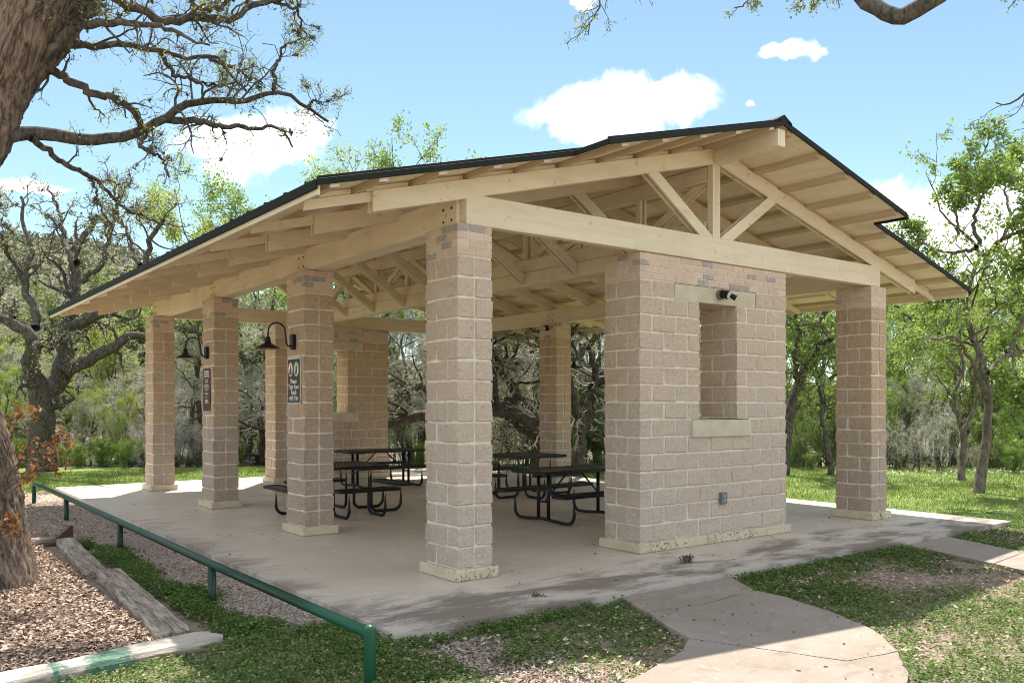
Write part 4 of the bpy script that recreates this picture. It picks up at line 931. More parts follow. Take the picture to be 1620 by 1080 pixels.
me = pixtree(33, 21.5, [([(908, 775), (907, 730), (911, 690), (922, 640), (945, 600), (985, 560)], .19, .10, 1.5), ([(918, 660), (905, 620), (890, 570), (905, 520), (880, 470)], .12, .05, -1.5), ([(935, 612), (980, 640), (1030, 655)], .10, .05, 1), ([(945, 600), (930, 540), (975, 490), (1040, 460)], .1, .05, -1)],
     [dict(n=14, ratio=.5, K=8, gnarl=.36, tmin=.3, rr=.45, rmin=.012, up=.0, lmax=2.2, sides=5), dict(n=7, ratio=.5, K=6, gnarl=.36, rr=.6, rmin=.008, up=-.05, lmax=1.2, sides=4), dict(n=5, ratio=.55, K=4, gnarl=.34, rr=.7, rmin=.0055, lmax=.6, sides=3)],
     dict(trunk='bark_d', twigs='twig_g', crown='lf_bush', ball_moss='moss'), [(3, 1.0, (.05, .09), .06)], 80)
plant('oak_tree', me, 'leaning grey trunk just right of the back right column, behind the tables', 'tree')
me = pixtree(34, 17.6, [([(1548, 783), (1553, 745), (1562, 705), (1564, 660), (1563, 620), (1556, 578), (1538, 536), (1523, 499), (1527, 467), (1536, 441), (1559, 412), (1545, 383), (1517, 370), (1493, 351), (1480, 325), (1467, 290), (1460, 270)], .125, .008, .8), ([(1559, 412), (1570, 388), (1591, 375), (1612, 370), (1640, 340)], .06, .02, -1.5), ([(1545, 390), (1533, 393), (1496, 399), (1459, 383), (1435, 365)], .05, .014, 1.5), ([(1550, 385), (1545, 340), (1565, 300), (1550, 265), (1570, 230)], .05, .012, -1),
     ([(1563, 590), (1575, 572), (1591, 557), (1620, 547), (1670, 540)], .07, .03, 1), ([(1560, 620), (1530, 560), (1500, 530), (1450, 540), (1403, 536)], .05, .015, -1.5), ([(1523, 499), (1500, 470), (1480, 455)], .04, .012, 1), ([(1591, 375), (1600, 330), (1590, 290), (1610, 250)], .04, .012, 1.5), ([(1600, 552), (1620, 500), (1640, 440), (1630, 390)], .05, .015, -1), ([(1538, 540), (1560, 500), (1600, 470), (1640, 460)], .045, .014, 1.2), ([(1600, 552), (1610, 620), (1600, 680)], .03, .01, -1), ([(1517, 370), (1510, 330), (1530, 290), (1520, 262)], .03, .01, -1.4)],
     [dict(n=11, ratio=.34, K=8, gnarl=.32, tmin=.35, rr=.45, rmin=.008, lmin=.5, lmax=1.5, sides=5), dict(n=7, ratio=.5, K=6, gnarl=.34, rr=.6, rmin=.006, up=.05, lmax=.8, sides=4), dict(n=5, ratio=.55, K=4, gnarl=.34, rr=.7, rmin=.004, up=-.1, lmax=.45, sides=3)],
     dict(trunk='bark_r', twigs='bark_t', crown='lf_elm', ball_moss='moss'), [(3, 4.2, (.05, .12), .07), (2, 1.5, (.05, .11), .06)], 30, wig=.03)
plant('elm_tree', me, 'crooked tree with bright new green leaves standing on the lawn at far right', 'tree')
me = pixtree(35, 20.5, [([(1523, 768), (1522, 735), (1523, 692), (1512, 660), (1505, 640), (1512, 612), (1524, 588), (1520, 560), (1505, 540)], .10, .03, .8), ([(1523, 692), (1533, 655), (1545, 628), (1540, 605), (1530, 590), (1548, 560), (1560, 520)], .075, .02, -.8), ([(1523, 588), (1490, 560), (1450, 552), (1410, 570)], .04, .012, 1), ([(1540, 605), (1580, 590), (1620, 600)], .03, .01, -1)],
     [dict(n=8, ratio=.35, K=7, gnarl=.32, tmin=.5, rr=.45, rmin=.009, lmax=1.5, sides=4), dict(n=6, ratio=.5, K=5, gnarl=.34, rr=.6, rmin=.006, lmax=.8, sides=3)],
     dict(trunk='bark_r', twigs='bark_t', crown='lf_elm'), [(2, 5, (.06, .12), .09)], wig=.03)
plant('elm_tree', me, 'slim trunk that splits into a wavy V at head height, beside the crooked lawn tree', 'tree')
me = pixtree(36, 22.0, [([(1240, 775), (1242, 720), (1246, 665), (1262, 610), (1276, 575), (1292, 535), (1312, 495), (1330, 440), (1320, 380)], .17, .06, 1), ([(1272, 585), (1295, 555), (1320, 535), (1345, 500)], .09, .03, -1), ([(1318, 765), (1312, 700), (1309, 640), (1304, 580), (1310, 530)], .09, .03, 1), ([(1262, 610), (1250, 560), (1262, 520), (1245, 470)], .09, .03, -1), ([(1292, 535), (1270, 500), (1262, 470)], .06, .02, 1.5), ([(1330, 440), (1400, 470), (1440, 500), (1490, 525)], .07, .02, -1), ([(1312, 600), (1340, 590), (1300, 560), (1260, 600)], .04, .015, -.6)],
     [dict(n=10, ratio=.4, K=8, gnarl=.33, tmin=.35, rr=.45, rmin=.01, lmax=1.8, sides=5), dict(n=6, ratio=.5, K=6, gnarl=.34, rr=.6, rmin=.007, lmax=1.0, sides=4), dict(n=4, ratio=.55, K=4, gnarl=.34, rr=.7, rmin=.005, up=-.05, lmax=.5, sides=3)],
     dict(trunk='bark_d', twigs='bark_t', crown='lf_elm', ball_moss='moss'), [(3, 3.0, (.06, .11), .08)], 40)
plant('oak_tree', me, 'dark leaning oak trunk with green leaves between the near wall and right column', 'tree')

# ------------------------------------------------------------------ kinds of background trees and shrubs
def kind_tree(seed, H, r0, limbs, lv, mats, leaf, zlo=.3, splay=(25, 70), up=.25, lratio=.6, moss=0, stems=1, base=.1):
    t = Tree(seed); r = t.r; PP, RR = [], []
    for s in range(stems):
        a = r.uniform(0, 6.28); b_ = base*r.uniform(.3, 1); lean = np.array([math.cos(a), math.sin(a), 0])*(.10 if stems == 1 else r.uniform(.1, .45))*H
        p_, q_ = limb([[b_*math.cos(a), b_*math.sin(a), -.15], lean*.15+[0, 0, .35*H], lean*.5+[0, 0, .65*H], lean+[0, 0, H*.93]], r0*r.uniform(.7, 1), r0*.22, r, 16, H*.012); PP.append(p_); RR.append(q_)
    P_, R_ = np.stack(PP), np.stack(RR); t.add(P_, R_, 7); G = [(P_, R_)]
    g = grow(r, P_, R_, limbs, lratio, 9, splay, zlo, up, .22, .55, .012); t.add(*g, 5); G.append(g)
    for kw in lv:
        kw = dict(kw); sd = kw.pop('sides', 3); g = grow(r, *G[-1], **kw); t.add(*g, sd, True); G.append(g)
    for lev, n, size, sd in leaf: t.leaves(G[lev][0], n, size, sd)
    if moss: t.mossballs(G[2][0], moss, .09, 10)
    return t.build(mats)
KT = {}
for i in range(2):
    KT['elm', i] = kind_tree(51+i, 8.5, .16, 12, [dict(n=6, ratio=.5, K=6, gnarl=.3, rmin=.010, sides=4), dict(n=5, ratio=.5, K=4, gnarl=.3, rmin=.007)], dict(trunk='bark_d', twigs='bark_t', crown='lf_elm'), [(3, 36, (.06, .14), .13), (2, 12, (.06, .14), .12)], .25)
    KT['yelm', i] = kind_tree(53+i, 8.0, .15, 12, [dict(n=6, ratio=.5, K=6, gnarl=.3, rmin=.010, sides=4), dict(n=5, ratio=.5, K=4, gnarl=.3, rmin=.007)], dict(trunk='bark_d', twigs='bark_t', crown='lf_elm2'), [(3, 28, (.06, .13), .12), (2, 9, (.06, .13), .12)], .25)
    KT['grey', i] = kind_tree(55+i, 6.5, .20, 14, [dict(n=9, ratio=.5, K=7, gnarl=.36, rmin=.011, up=.0, sides=4), dict(n=7, ratio=.5, K=5, gnarl=.36, rmin=.008, up=-.08), dict(n=6, ratio=.6, K=4, gnarl=.35, rmin=.0065, up=-.14)], dict(trunk='bark_d', twigs='twig_g', crown='lf_grey', ball_moss='moss'), [(4, 1.3, (.06, .10), .07)], .12, (35, 85), .08, .65, 160)
    KT['jun', i] = kind_tree(57+i, 4.6, .12, 22, [dict(n=6, ratio=.45, K=5, gnarl=.25, rmin=.008), dict(n=5, ratio=.5, K=4, gnarl=.25, rmin=.006)], dict(trunk='bark_d', twigs='bark_t', crown='lf_jun'), [(3, 20, (.07, .16), .10), (2, 10, (.07, .15), .10)], .08, (45, 85), .12, .5, 0, 2, .2)
    KT['bare', i] = kind_tree(59+i, 2.9, .035, 7, [dict(n=7, ratio=.5, K=5, gnarl=.3, rmin=.006), dict(n=5, ratio=.55, K=4, gnarl=.3, rmin=.0045)], dict(trunk='bark_t', twigs='twig_g', crown='lf_grey'), [(3, .5, (.04, .08), .05)], .12, (20, 60), .15, .6, 0, 7, .35)
    KT['thick', i] = kind_tree(61+i, 4.4, .03, 9, [dict(n=5, ratio=.5, K=4, gnarl=.25, rmin=.005)], dict(trunk='bark_d', twigs='bark_t', crown='lf_bush'), [(2, 5, (.06, .11), .10), (1, 4, (.06, .11), .10)], .2, (20, 55), .3, .35, 0, 11, 1.1)
    KT['bush', i] = kind_tree(63+i, 1.7, .022, 8, [dict(n=5, ratio=.5, K=4, gnarl=.25, rmin=.004)], dict(trunk='bark_t', twigs='bark_t', crown='lf_bush'), [(2, 14, (.05, .11), .07), (1, 8, (.05, .11), .07)], .08, (25, 70), .15, .5, 0, 7, .25)
INFO = {'elm': ('leafy_tree', 'tree', 'bright green'), 'yelm': ('leafy_tree', 'tree', 'yellow-green'), 'grey': ('bare_oak', 'tree', 'grey twiggy'), 'jun': ('juniper', 'tree', 'dark olive'), 'bare': ('bare_shrub', 'shrub', 'leafless grey'), 'thick': ('sapling_thicket', 'shrub', 'thin-stemmed green'), 'bush': ('bush', 'shrub', 'low bright green')}
WHAT = {'elm': 'leafy tree', 'yelm': 'leafy tree', 'grey': 'live oak', 'jun': 'juniper tree', 'bare': 'shrub', 'thick': 'sapling clump', 'bush': 'bush'}
HT = {}
for k_, me_ in KT.items():
    zz_ = np.empty(len(me_['crown'].vertices)*3, np.float32); me_['crown'].vertices.foreach_get('co', zz_); HT[k_] = float(np.percentile(zz_[2::3], 99))
made = {}; rt = random.Random(77)
def zone(px):
    if px < -70: return 'past the left picture edge'
    if px < 225: return 'left of all columns'
    if px < 680: return 'between the left-hand columns'
    if px < 960: return 'behind the picnic tables'
    if px < 1330: return 'between near wall and right column'
    if px > 1780: return 'past the right picture edge'
    return 'right of all columns'
REG = {}
def put(kind, px, D, top=None, h=None, label=None):
    """top: photo height of the crown; else h metres"""
    i = rt.randrange(2); p = gpt(px, D); z = float(gz(p[0], p[1])) - .03
    hh = h if h else (1.708+(HY-top)/FPX*D)-z
    s = hh/HT[kind, i]; wd = s*rt.uniform(.9, 1.15); nm, cat, look = INFO[kind]; zn = zone(px)
    lab = label or '%s %s in the woods %s' % (look, WHAT[kind], zn); grp = None if label else '%ss in the woods %s' % (WHAT[kind], zn)
    if (kind, i) not in made:
        t = plant(nm, KT[kind, i], lab, cat, (p[0], p[1], z), rt.uniform(0, 6.28), grp, (wd, wd, s)); made[kind, i] = t
    else:
        t = dup(made[kind, i], (p[0], p[1], z), rt.uniform(0, 6.28), lab, (wd, wd, s))
        if grp: t['group'] = grp
        elif 'group' in t: del t['group']
    if grp: REG.setdefault(lab, []).append((px, t))
    return t
put('elm', 545, 27, 215, label='tall leafy tree whose crown rises above the left roof slope against the blue sky')
put('elm', 415, 30, 288, label='bright green crown poking over the roof eave below the left cloud'); put('yelm', 318, 27.5, 305, label='yellow-green crown just above the left eave, beside the forked oak')
put('yelm', 660, 36, 255, label='small leafy top just showing above the middle of the left roof slope')
# left: woods below the hill
for a in ((-30, 27, 540, 'yelm'), (20, 31, 505, 'grey'), (60, 36, 520, 'yelm'), (115, 38, 500, 'grey'), (165, 33, 490, 'yelm'), (215, 40, 490, 'jun'), (250, 29, 590, 'bare'), (300, 33, 530, 'grey'), (190, 28.5, 610, 'yelm'), (135, 30, 600, 'yelm'), (270, 45, 475, 'yelm'), (330, 44, 480, 'jun'), (30, 45, 460, 'jun'), (100, 50, 450, 'grey'), (180, 55, 440, 'jun'), (-60, 42, 440, 'grey'), (240, 60, 450, 'jun'), (310, 62, 440, 'grey'), (60, 26, 600, 'grey'), (5, 25.5, 570, 'elm'), (145, 45, 470, 'grey'), (205, 34, 530, 'grey'), (90, 32, 560, 'bare'), (230, 32, 600, 'bare')): put(a[3], a[0], a[1], a[2])
for a in ((255, 25.6, 655, 'bare'), (285, 26, 668, 'bare'), (225, 26, 665, 'bare'), (315, 26.5, 660, 'bare'), (125, 24.6, 700, 'bush'), (160, 25, 690, 'bush'), (200, 24.6, 695, 'bush'), (95, 25.2, 705, 'bush'), (240, 24.8, 712, 'bush'), (30, 24.8, 690, 'bush'), (330, 25, 690, 'thick'), (60, 25, 700, 'bare'), (0, 25, 680, 'bare'), (185, 25.5, 650, 'thick')): put(a[3], a[0], a[1], a[2])
# behind the pavilion
for a in ((300, 27, 480, 'grey'), (395, 32, 470, 'grey'), (450, 29, 440, 'grey'), (520, 31, 430, 'grey'), (590, 27, 450, 'grey'), (650, 26, 440, 'grey'), (720, 28, 430, 'grey'), (790, 30, 420, 'grey'), (850, 27, 430, 'grey'), (940, 26, 430, 'grey'), (1010, 29, 420, 'grey'), (1080, 30, 430, 'grey'), (560, 38, 430, 'jun'), (640, 36, 470, 'elm'), (700, 40, 440, 'yelm'), (830, 38, 460, 'yelm'), (920, 40, 450, 'jun'), (410, 40, 470, 'jun'), (360, 38, 480, 'yelm'), (760, 36, 500, 'jun'), (480, 36, 500, 'yelm'), (990, 38, 470, 'elm')): put(a[3], a[0], a[1], a[2])
for a in ((385, 34, 680, 'bush'), (430, 35, 650, 'bush'), (372, 36, 640, 'bare'), (345, 25.5, 700, 'bush'), (560, 25.5, 600, 'thick'), (630, 25, 590, 'thick'), (600, 25.5, 680, 'bush'), (665, 25, 700, 'bush'), (700, 25, 620, 'thick'), (760, 25.2, 610, 'thick'), (805, 25, 600, 'thick'), (830, 25.6, 650, 'bare'), (930, 24.5, 560, 'thick'), (960, 25.5, 580, 'thick'), (900, 26, 600, 'thick'), (1000, 25, 600, 'thick'), (780, 24.8, 690, 'bare'), (640, 26, 640, 'bare'), (945, 24.2, 610, 'jun'), (500, 26, 620, 'bare'), (1060, 26, 610, 'thick')): put(a[3], a[0], a[1], a[2])
for a in [(px_, 27.5+rt.uniform(0, 6), rt.uniform(560, 640), rt.choice(['jun', 'thick', 'elm', 'yelm', 'thick'])) for px_ in range(1235, 1800, 36)]+[(px_, 28+rt.uniform(0, 7), rt.uniform(540, 640), rt.choice(['jun', 'grey', 'bare', 'grey', 'yelm'])) for px_ in range(-80, 360, 44)]: put(a[3], a[0], a[1], a[2])
for px_ in list(range(1850, 3300, 55))+list(range(-900, -90, 60)): put(rt.choice(['elm', 'yelm', 'jun', 'elm', 'grey']), px_, rt.uniform(26, 38)*(.8 if px_ > 2300 else 1), rt.uniform(400, 520))
# right woods
for a in ((1180, 30, 420, 'elm'), (1250, 29, 470, 'elm'), (1290, 33, 430, 'yelm'), (1340, 30, 420, 'elm'), (1400, 34, 470, 'yelm'), (1430, 28, 520, 'elm'), (1470, 32, 470, 'elm'), (1510, 38, 455, 'yelm'), (1560, 33, 490, 'elm'), (1600, 29, 500, 'elm'), (1650, 34, 450, 'elm'), (1590, 42, 440, 'yelm'), (1480, 45, 440, 'elm'), (1700, 30, 430, 'yelm'), (1400, 46, 430, 'elm'), (1540, 50, 430, 'yelm'), (1650, 48, 410, 'elm'), (1320, 44, 400, 'elm'), (1760, 34, 430, 'elm'), (1240, 40, 400, 'yelm'), (1450, 26.5, 560, 'grey'), (1720, 44, 400, 'elm'), (1820, 36, 420, 'elm')): put(a[3], a[0], a[1], a[2])
for a in ((1450, 23.5, 655, 'bare'), (1485, 23.8, 640, 'bare'), (1420, 24, 670, 'bare'), (1270, 24.5, 650, 'thick'), (1300, 25, 640, 'thick'), (1255, 25, 690, 'bush'), (1580, 23.5, 670, 'thick'), (1600, 24, 690, 'bush'), (1560, 25, 650, 'jun'), (1410, 25, 620, 'thick'), (1620, 24.5, 650, 'thick'), (1660, 24, 660, 'bush'), (1500, 25.5, 650, 'thick'), (1285, 23.8, 715, 'bush'), (1380, 25, 650, 'thick'), (1535, 24, 700, 'bare'), (1605, 22.8, 705, 'bush'), (1700, 25, 640, 'thick')): put(a[3], a[0], a[1], a[2])
ORD = ['leftmost', 'second from left', 'third from left', 'fourth from left', 'fifth from left', 'sixth from left', 'seventh from left', 'eighth from left', 'ninth from left', 'tenth from left', 'eleventh from left', 'twelfth from left']+['%dth from left' % k for k in range(13, 40)]
for lab, L in REG.items():
    if len(L) > 1:
        for k, (px, t) in enumerate(sorted(L, key=lambda e: e[0])): t['label'] = lab+', '+('rightmost' if k == len(L)-1 else ORD[k])
# far wooded slopes: one mass
r = np.random.default_rng(91); n = 4600; D = 60+240*r.uniform(0, 1, n)**.8; px = r.uniform(-1200, 3400, n)
keep = (px < 620) | (D < 150); D, px = D[keep], px[keep]
c_ = CAM[None]+D[:, None]*(FW[None]+RT[None]*((px-810)/FPX)[:, None]); zz = gz(c_[:, 0], c_[:, 1]); s = r.uniform(1.3, 3.0, len(D)); k = 60
dv = norm(r.normal(size=(len(D), k, 3))); dv[..., 2] = np.abs(dv[..., 2])*1.1-.1
A = np.stack([c_[:, 0], c_[:, 1], zz+s*.3], 1)[:, None]+dv*(s[:, None, None]*r.uniform(.6, 1.05, (len(D), k, 1))); tt = np.repeat(r.uniform(0, 1, len(D)), k)*.75+r.uniform(0, .25, len(D)*k)
V, q, _ = cards(r, A.reshape(-1, 3), (.5, 1.0), .8)
m, b = mat('far_trees'); rp_ = b.n('ShaderNodeValToRGB'); b.L.new(tintv(b), rp_.inputs[0]); e = rp_.color_ramp.elements; e[0].color = (.12, .14, .085, 1); e[1].color = (.34, .31, .28, 1)
for p_, cc in ((.3, (.17, .20, .10)), (.55, (.25, .27, .15)), (.78, (.30, .295, .23))): el = e.new(p_); el.color = (*cc, 1)
finish(b, rp_.outputs[0], .9); o = mobj('distant_wood', mesh_np('distant_wood', V, q, None, m, tt), kind='stuff'); tag(o, 'distant olive and grey wood covering the hillside on the left', 'woodland')
# ------------------------------------------------------------------ ground cover, mulch, gravel, grass
def inside(px_, py_, poly):
    res = np.zeros(len(px_), bool); n = len(poly)
    for i in range(n):
        (x1, y1), (x2, y2) = poly[i], poly[(i+1) % n]
        c_ = ((y1 > py_) != (y2 > py_)) & (px_ < (x2-x1)*(py_-y1)/(y2-y1+1e-12)+x1); res ^= c_
    return res
PATHS = [[(.92, -1.3), (2.45, -1.3), (2.14, -1.86), (2.13, -2.2), (1.968, -2.745), (1.70, -3.29), (1.28, -3.73), (.83, -4.05), (.30, -4.28), (-.6, -4.55), (-2.2, -4.9), (-2.4, -3.35), (-.776, -3.06), (-.51, -2.99), (.074, -2.80), (.36, -2.6), (.50, -2.25), (.70, -1.85)],
         [(5.86, -1.3), (6.95, -1.3), (6.50, -2.45), (5.85, -4.1), (5.0, -5.6), (3.6, -5.3), (4.75, -4.0), (5.24, -2.95), (5.42, -2.57)]]
def free(x, y):
    x = x+r.normal(0, .028, len(x)); y = y+r.normal(0, .028, len(y)); k = ~((x > SX0) & (x < SX1) & (y > SY0) & (y < SY1))
    for p in PATHS: k &= ~inside(x, y, p)
    return k
def ft(x): return -.77+(x+4.9)*.186        # back edge of the front timber
def bed(x, y): return (x < -2.80) & (y > ft(x)+.02) & (y < 5.3)
def onwood(x, y):
    a = (np.abs(y-(ft(x)-.13)) < .16) & (x < -2.46); return a | ((x > -2.84) & (x < -2.40) & (y > -.4) & (y < 5.55))
r = np.random.default_rng(101)
def scatter(n, x0, x1, y0, y1):
    return r.uniform(x0, x1, n), r.uniform(y0, y1, n)
def flakes(x, y, z, ln, wd, tilt, cmap):
    n = len(x); a = r.uniform(0, 2*np.pi, n); L = r.uniform(*ln, n); W = L*r.uniform(*wd, n)
    u = np.stack([np.cos(a), np.sin(a), r.normal(0, tilt, n)], 1); v = np.stack([-np.sin(a), np.cos(a), r.normal(0, tilt, n)], 1); C_ = np.stack([x, y, z], 1)
    cu = np.zeros((n, 3)); cu[:, 2] = r.normal(0, .15, n)*L
    V = np.stack([C_-u*L[:, None]/2, C_+v*W[:, None]/2+cu, C_+u*L[:, None]/2, C_-v*W[:, None]/2+cu], 1).reshape(-1, 3)
    return V, np.arange(n*4).reshape(n, 4), r.uniform(0, 1, n)
M['mulch'] = flake_mat('mulch_chips', [(.06, .04, .03), (.16, .10, .075), (.29, .20, .15), (.42, .31, .235), (.62, .51, .41)])
M['litter'] = flake_mat('leaf_litter', [(.10, .07, .05), (.20, .14, .10), (.30, .215, .155), (.42, .32, .24), (.56, .47, .38)])
M['pebble'] = flake_mat('gravel_stones', [(.20, .16, .14), (.33, .27, .235), (.43, .355, .31), (.52, .44, .385)])
def stuff(name, V, q, mt, tint, label, cat, tris=None): return tag(mobj(name, mesh_np(name, V, q, tris, M[mt], tint), kind='stuff'), label, cat)
x, y = scatter(62000, -6.0, -2.78, -1.0, 5.35); k = bed(x, y) & (r.uniform(0, 1, len(x)) < np.clip(1.25-(y+1)*.11, .4, 1)); x, y = x[k], y[k]
V, q, t = flakes(x, y, gz(x, y)+.03+.02*fbm(x, y, 4, 3)+r.uniform(0, .03, len(x)), (.022, .068), (.26, .55), .3, None); stuff('mulch', V, q, 'mulch', t, 'brown shredded bark mulch filling the bed at the foot of the big oak', 'mulch')
# litter
x, y = scatter(120000, -6.5, 11, -6.5, -1.2); dn = .35+.9*np.clip(fbm(x, y, 14, 1.6)+.1, 0, 1); dn += .9*((x > -1.95) & (x < -.75) & (y > -3.2) & (y < -1.55))
k = free(x, y) & ~onwood(x, y) & (r.uniform(0, 1.6, len(x)) < dn); x, y = x[k], y[k]; x2, y2 = scatter(14000, -4.5, -1.5, -1.2, 13); k = free(x2, y2) & ~onwood(x2, y2) & ~bed(x2, y2); x = np.r_[x, x2[k]]; y = np.r_[y, y2[k]]
V, q, t = flakes(x, y, gz(x, y)+r.uniform(.004, .05, len(x)), (.016, .06), (.3, .7), .25, None); stuff('fallen_leaves', V, q, 'litter', t, 'tan fallen leaves and bark bits lying over the soil round the paths', 'leaf litter')
# gravel
x, y = scatter(26000, -2.15, -1.40, -1.5, 11); x2, y2 = scatter(9000, -2.1, -.6, -3.4, -1.45); x = np.r_[x, x2]; y = np.r_[y, y2]; k = free(x, y) & (r.uniform(0, 1, len(x)) < np.clip(1.2-np.abs(y)*.07, .35, 1)); x, y = x[k], y[k]; n = len(x)
s = r.uniform(.007, .017, n)[:, None]; C_ = np.stack([x, y, gz(x, y)+.006], 1); a = r.uniform(0, 6.28, n); ux = np.stack([np.cos(a), np.sin(a), 0*a], 1); uy = np.stack([-np.sin(a), np.cos(a), 0*a], 1); uz = np.array([[0, 0, 1.]])
j = lambda: r.uniform(.7, 1.25, (n, 1))
V = np.stack([C_+ux*s*j(), C_+uy*s*.8*j(), C_-ux*s*j(), C_-uy*s*.8*j(), C_+uz*s*.6*j(), C_-uz*s*.4], 1).reshape(-1, 3); o6 = np.arange(n)[:, None]*6
tr_ = np.concatenate([o6+np.array(f) for f in ((0, 1, 4), (1, 2, 4), (2, 3, 4), (3, 0, 4))]); tt = np.tile(r.uniform(0, 1, n), 4)
stuff('gravel', V, None, 'pebble', tt, 'pinkish fine gravel strip between the green railing and the slab', 'gravel', tr_)
# weeds
def weeds(x, y, hgt, sz, seed):
    n = len(x); kk = 5; A = np.stack([x, y, gz(x, y)], 1)[:, None]+np.stack([r.normal(0, .022, (n, kk)), r.normal(0, .022, (n, kk)), r.uniform(.25, 1, (n, kk))*hgt[:, None]], -1)
    A = A.reshape(-1, 3); m_ = len(A); nrm = norm(r.normal(0, .45, (m_, 3))+np.array([0, 0, 1])); u = norm(np.cross(nrm, r.normal(size=(m_, 3)))); v = np.cross(nrm, u); s = r.uniform(*sz, m_)[:, None]
    V = np.stack([A-u*s*.5, A+v*s*.34-nrm*s*.08, A+u*s*.5, A-v*s*.34-nrm*s*.08], 1).reshape(-1, 3); return V, np.arange(m_*4).reshape(-1, 4), r.uniform(0, 1, m_)
x, y = scatter(150000, -6.5, 10.5, -6.5, -.45); nn = fbm(x, y, 21, 1.9, 4); n2 = fbm(x, y, 22, 6, 3)
dn = np.clip(.52+nn*1.0+n2*.35, 0, 1); edge = np.clip(1-(-1.30-y)/.35, 0, 1); dn = np.maximum(dn, edge*np.clip(.75+n2, 0, 1))
dn *= np.where((x > -2.0) & (x < .95), np.clip((x+1.0+.35*n2)/.5, 0, 1)*1.0+np.clip((y+1.58)/.15, 0, 1), 1); dn = np.where((x < -1.25) & (y < -.55), np.maximum(dn, np.clip(.95+nn*.5-np.clip((x+1.75)*2, 0, 1)*.9, 0, 1)), dn)
dn = np.where((x > 2.3) & (x < 5.7), np.clip(.42+.8*nn+.4*n2+edge*.6, 0, 1), dn)
k = free(x, y) & ~onwood(x, y) & ~bed(x, y) & (r.uniform(0, 1, len(x)) < np.clip(dn, 0, 1)); hg = (.025+.045*np.clip(dn, 0, 1))*r.uniform(.6, 1.2, len(x)); x, y, hg = x[k], y[k], hg[k]
pale = (y < -2.55+.25*fbm(x, y, 31, 3)) | ((x < -1.9)) ; pale &= r.uniform(0, 1, len(x)) < .55  # paler leaf colour beyond the roof shadow paints in sunlight
V, q, t = weeds(x[~pale], y[~pale], hg[~pale]*1.15, (.014, .040), 1); stuff('ground_cover', V, q, 'lf_cover', t, 'dark green clover-like weeds growing in front of the slab and between the paths', 'weeds')
V, q, t = weeds(x[pale], y[pale], hg[pale], (.014, .028), 2); stuff('sun_toned_ground_cover', V, q, 'lf_cover2', t, 'low light green weeds in the sunny foreground, coloured paler to look sunlit', 'weeds')
x, y = scatter(26000, -2.7, -1.5, -.9, 6.5); nn = fbm(x, y, 41, 2.6, 4); dn = np.clip(.75-np.abs(x+2.24)/.34+nn*1.1, 0, 1)*np.clip((5.2-y)/1.2, 0, 1)*np.clip((y+.75)/.5, 0, 1)+.9*(fbm(x, y, 44, 3.5, 3) > .42)*(x < -1.6)
k = free(x, y) & ~onwood(x, y) & (r.uniform(0, 1, len(x)) < dn); x, y = x[k], y[k]; V, q, t = weeds(x, y, (.04+.07*np.clip(dn[k], 0, 1))*r.uniform(.5, 1.2, len(x)), (.018, .036), 3); stuff('ground_cover', V, q, 'lf_cover', t, 'dark green leafy weed strip running between the timbers and the railing', 'weeds')
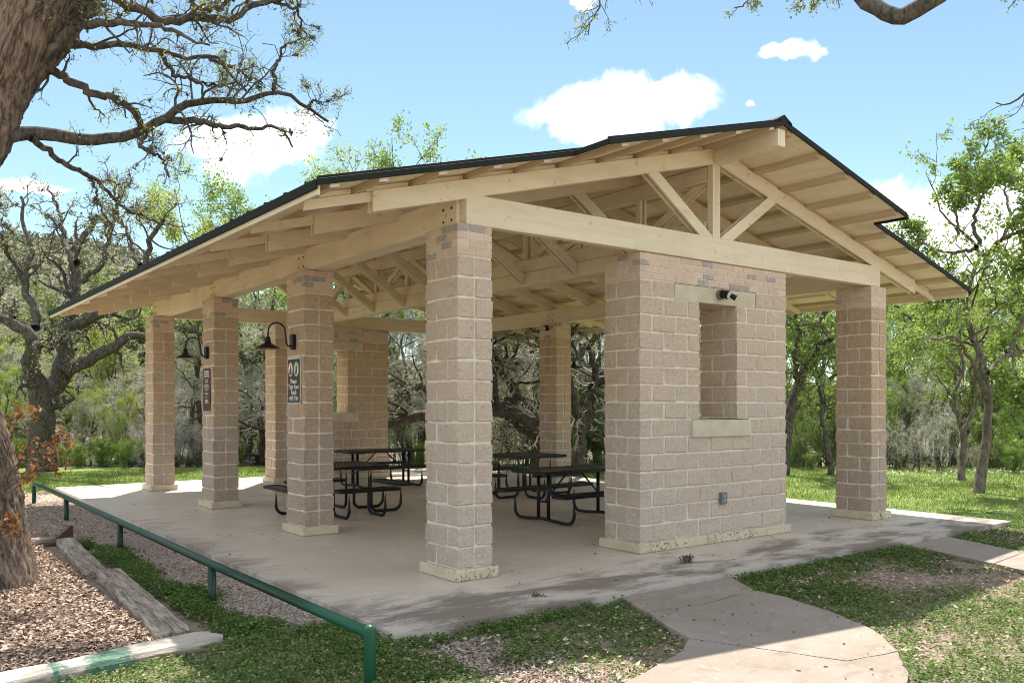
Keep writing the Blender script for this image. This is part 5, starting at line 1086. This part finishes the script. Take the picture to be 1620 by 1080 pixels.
# lawn grass
def blades(x, y, h, wd):
    n = len(x); a = r.uniform(0, 6.28, n); b0 = np.stack([x, y, gz(x, y)-.005], 1); u = np.stack([np.cos(a), np.sin(a), 0*a], 1)*wd; tip = b0+np.stack([r.normal(0, .35, n)*h, r.normal(0, .35, n)*h, h], 1)
    return np.stack([b0-u, b0+u, tip], 1).reshape(-1, 3), np.arange(n*3).reshape(-1, 3), r.uniform(0, 1, n)
x, y = scatter(150000, 8.95, 24, -2.5, 20); x2, y2 = scatter(70000, -12, 9, 12.98, 18.5); x = np.r_[x, x2]; y = np.r_[y, y2]; D = (x-CAM[0])*FW[0]+(y-CAM[1])*FW[1]
k = (D < 25.5) & free(x, y) & ((y > -1.2+.4*fbm(x, y, 3, 2)) | (y > 12.9)) & (r.uniform(0, 1, len(x)) < .75+.5*fbm(x, y, 51, 1.2)); x, y = x[k], y[k]
V, q, t = blades(x, y, r.uniform(.03, .075, len(x)), .008); stuff('grass', V, None, 'lf_grass', t, 'sunlit green mown lawn grass beyond the slab', 'grass', q)
# white blossoms along the wood edge
px = r.uniform(1330, 1720, 420); D = 22.3+.5*np.sin(px/60)+r.normal(0, .35, 420)+(px-1500)*-.0045; c_ = CAM[None]+D[:, None]*(FW[None]+RT[None]*((px-810)/FPX)[:, None]); x, y = c_[:, 0], c_[:, 1]
V, q, t = cards(r, np.stack([x, y, gz(x, y)+r.uniform(.03, .14, 420)], 1), (.03, .06), .8); M['blossom'] = simple('white_blossom', (.70, .69, .66), .7); stuff('white_flowers', V, q, 'blossom', t, 'row of small white flowers along the edge of the right-hand woods', 'flowers')
# bits on the slab and paths
x, y = scatter(420, -1.3, 8.5, -1.2, 9); x2, y2 = scatter(90, .3, 2.4, -4.4, -1.4); z = np.r_[np.full(420, .006), np.full(90, -.035)]; x = np.r_[x, x2]; y = np.r_[y, y2]
k = np.r_[np.ones(420, bool), inside(x2, y2, PATHS[0])]; x, y, z = x[k], y[k], z[k]
M['debris'] = flake_mat('dark_leaf_bits', [(.03, .022, .017), (.06, .042, .03), (.11, .075, .05)]); V, q, t = flakes(x, y, z, (.012, .05), (.3, .7), .10, None); stuff('leaf_debris', V, q, 'debris', t, 'small dark leaf bits scattered over the slab and path', 'leaf litter')
for (px, py), lab, n_, hh in (((1087, 889), 'small dried grey-green weed tuft lying on the slab by the near wall', 90, .07), ((850, 944), 'tiny dark leaf clump near the front edge of the slab', 22, .03)):
    c_ = pl(px, py, 2, 0); A = c_[None]+np.stack([r.normal(0, .045, n_), r.normal(0, .022, n_), r.uniform(.004, hh, n_)], 1); V, q, t = cards(r, A, (.03, .10), .2); tag(mobj('weed_tuft', mesh_np('weed_tuft', V, q, None, M['moss'], t)), lab, 'weed')
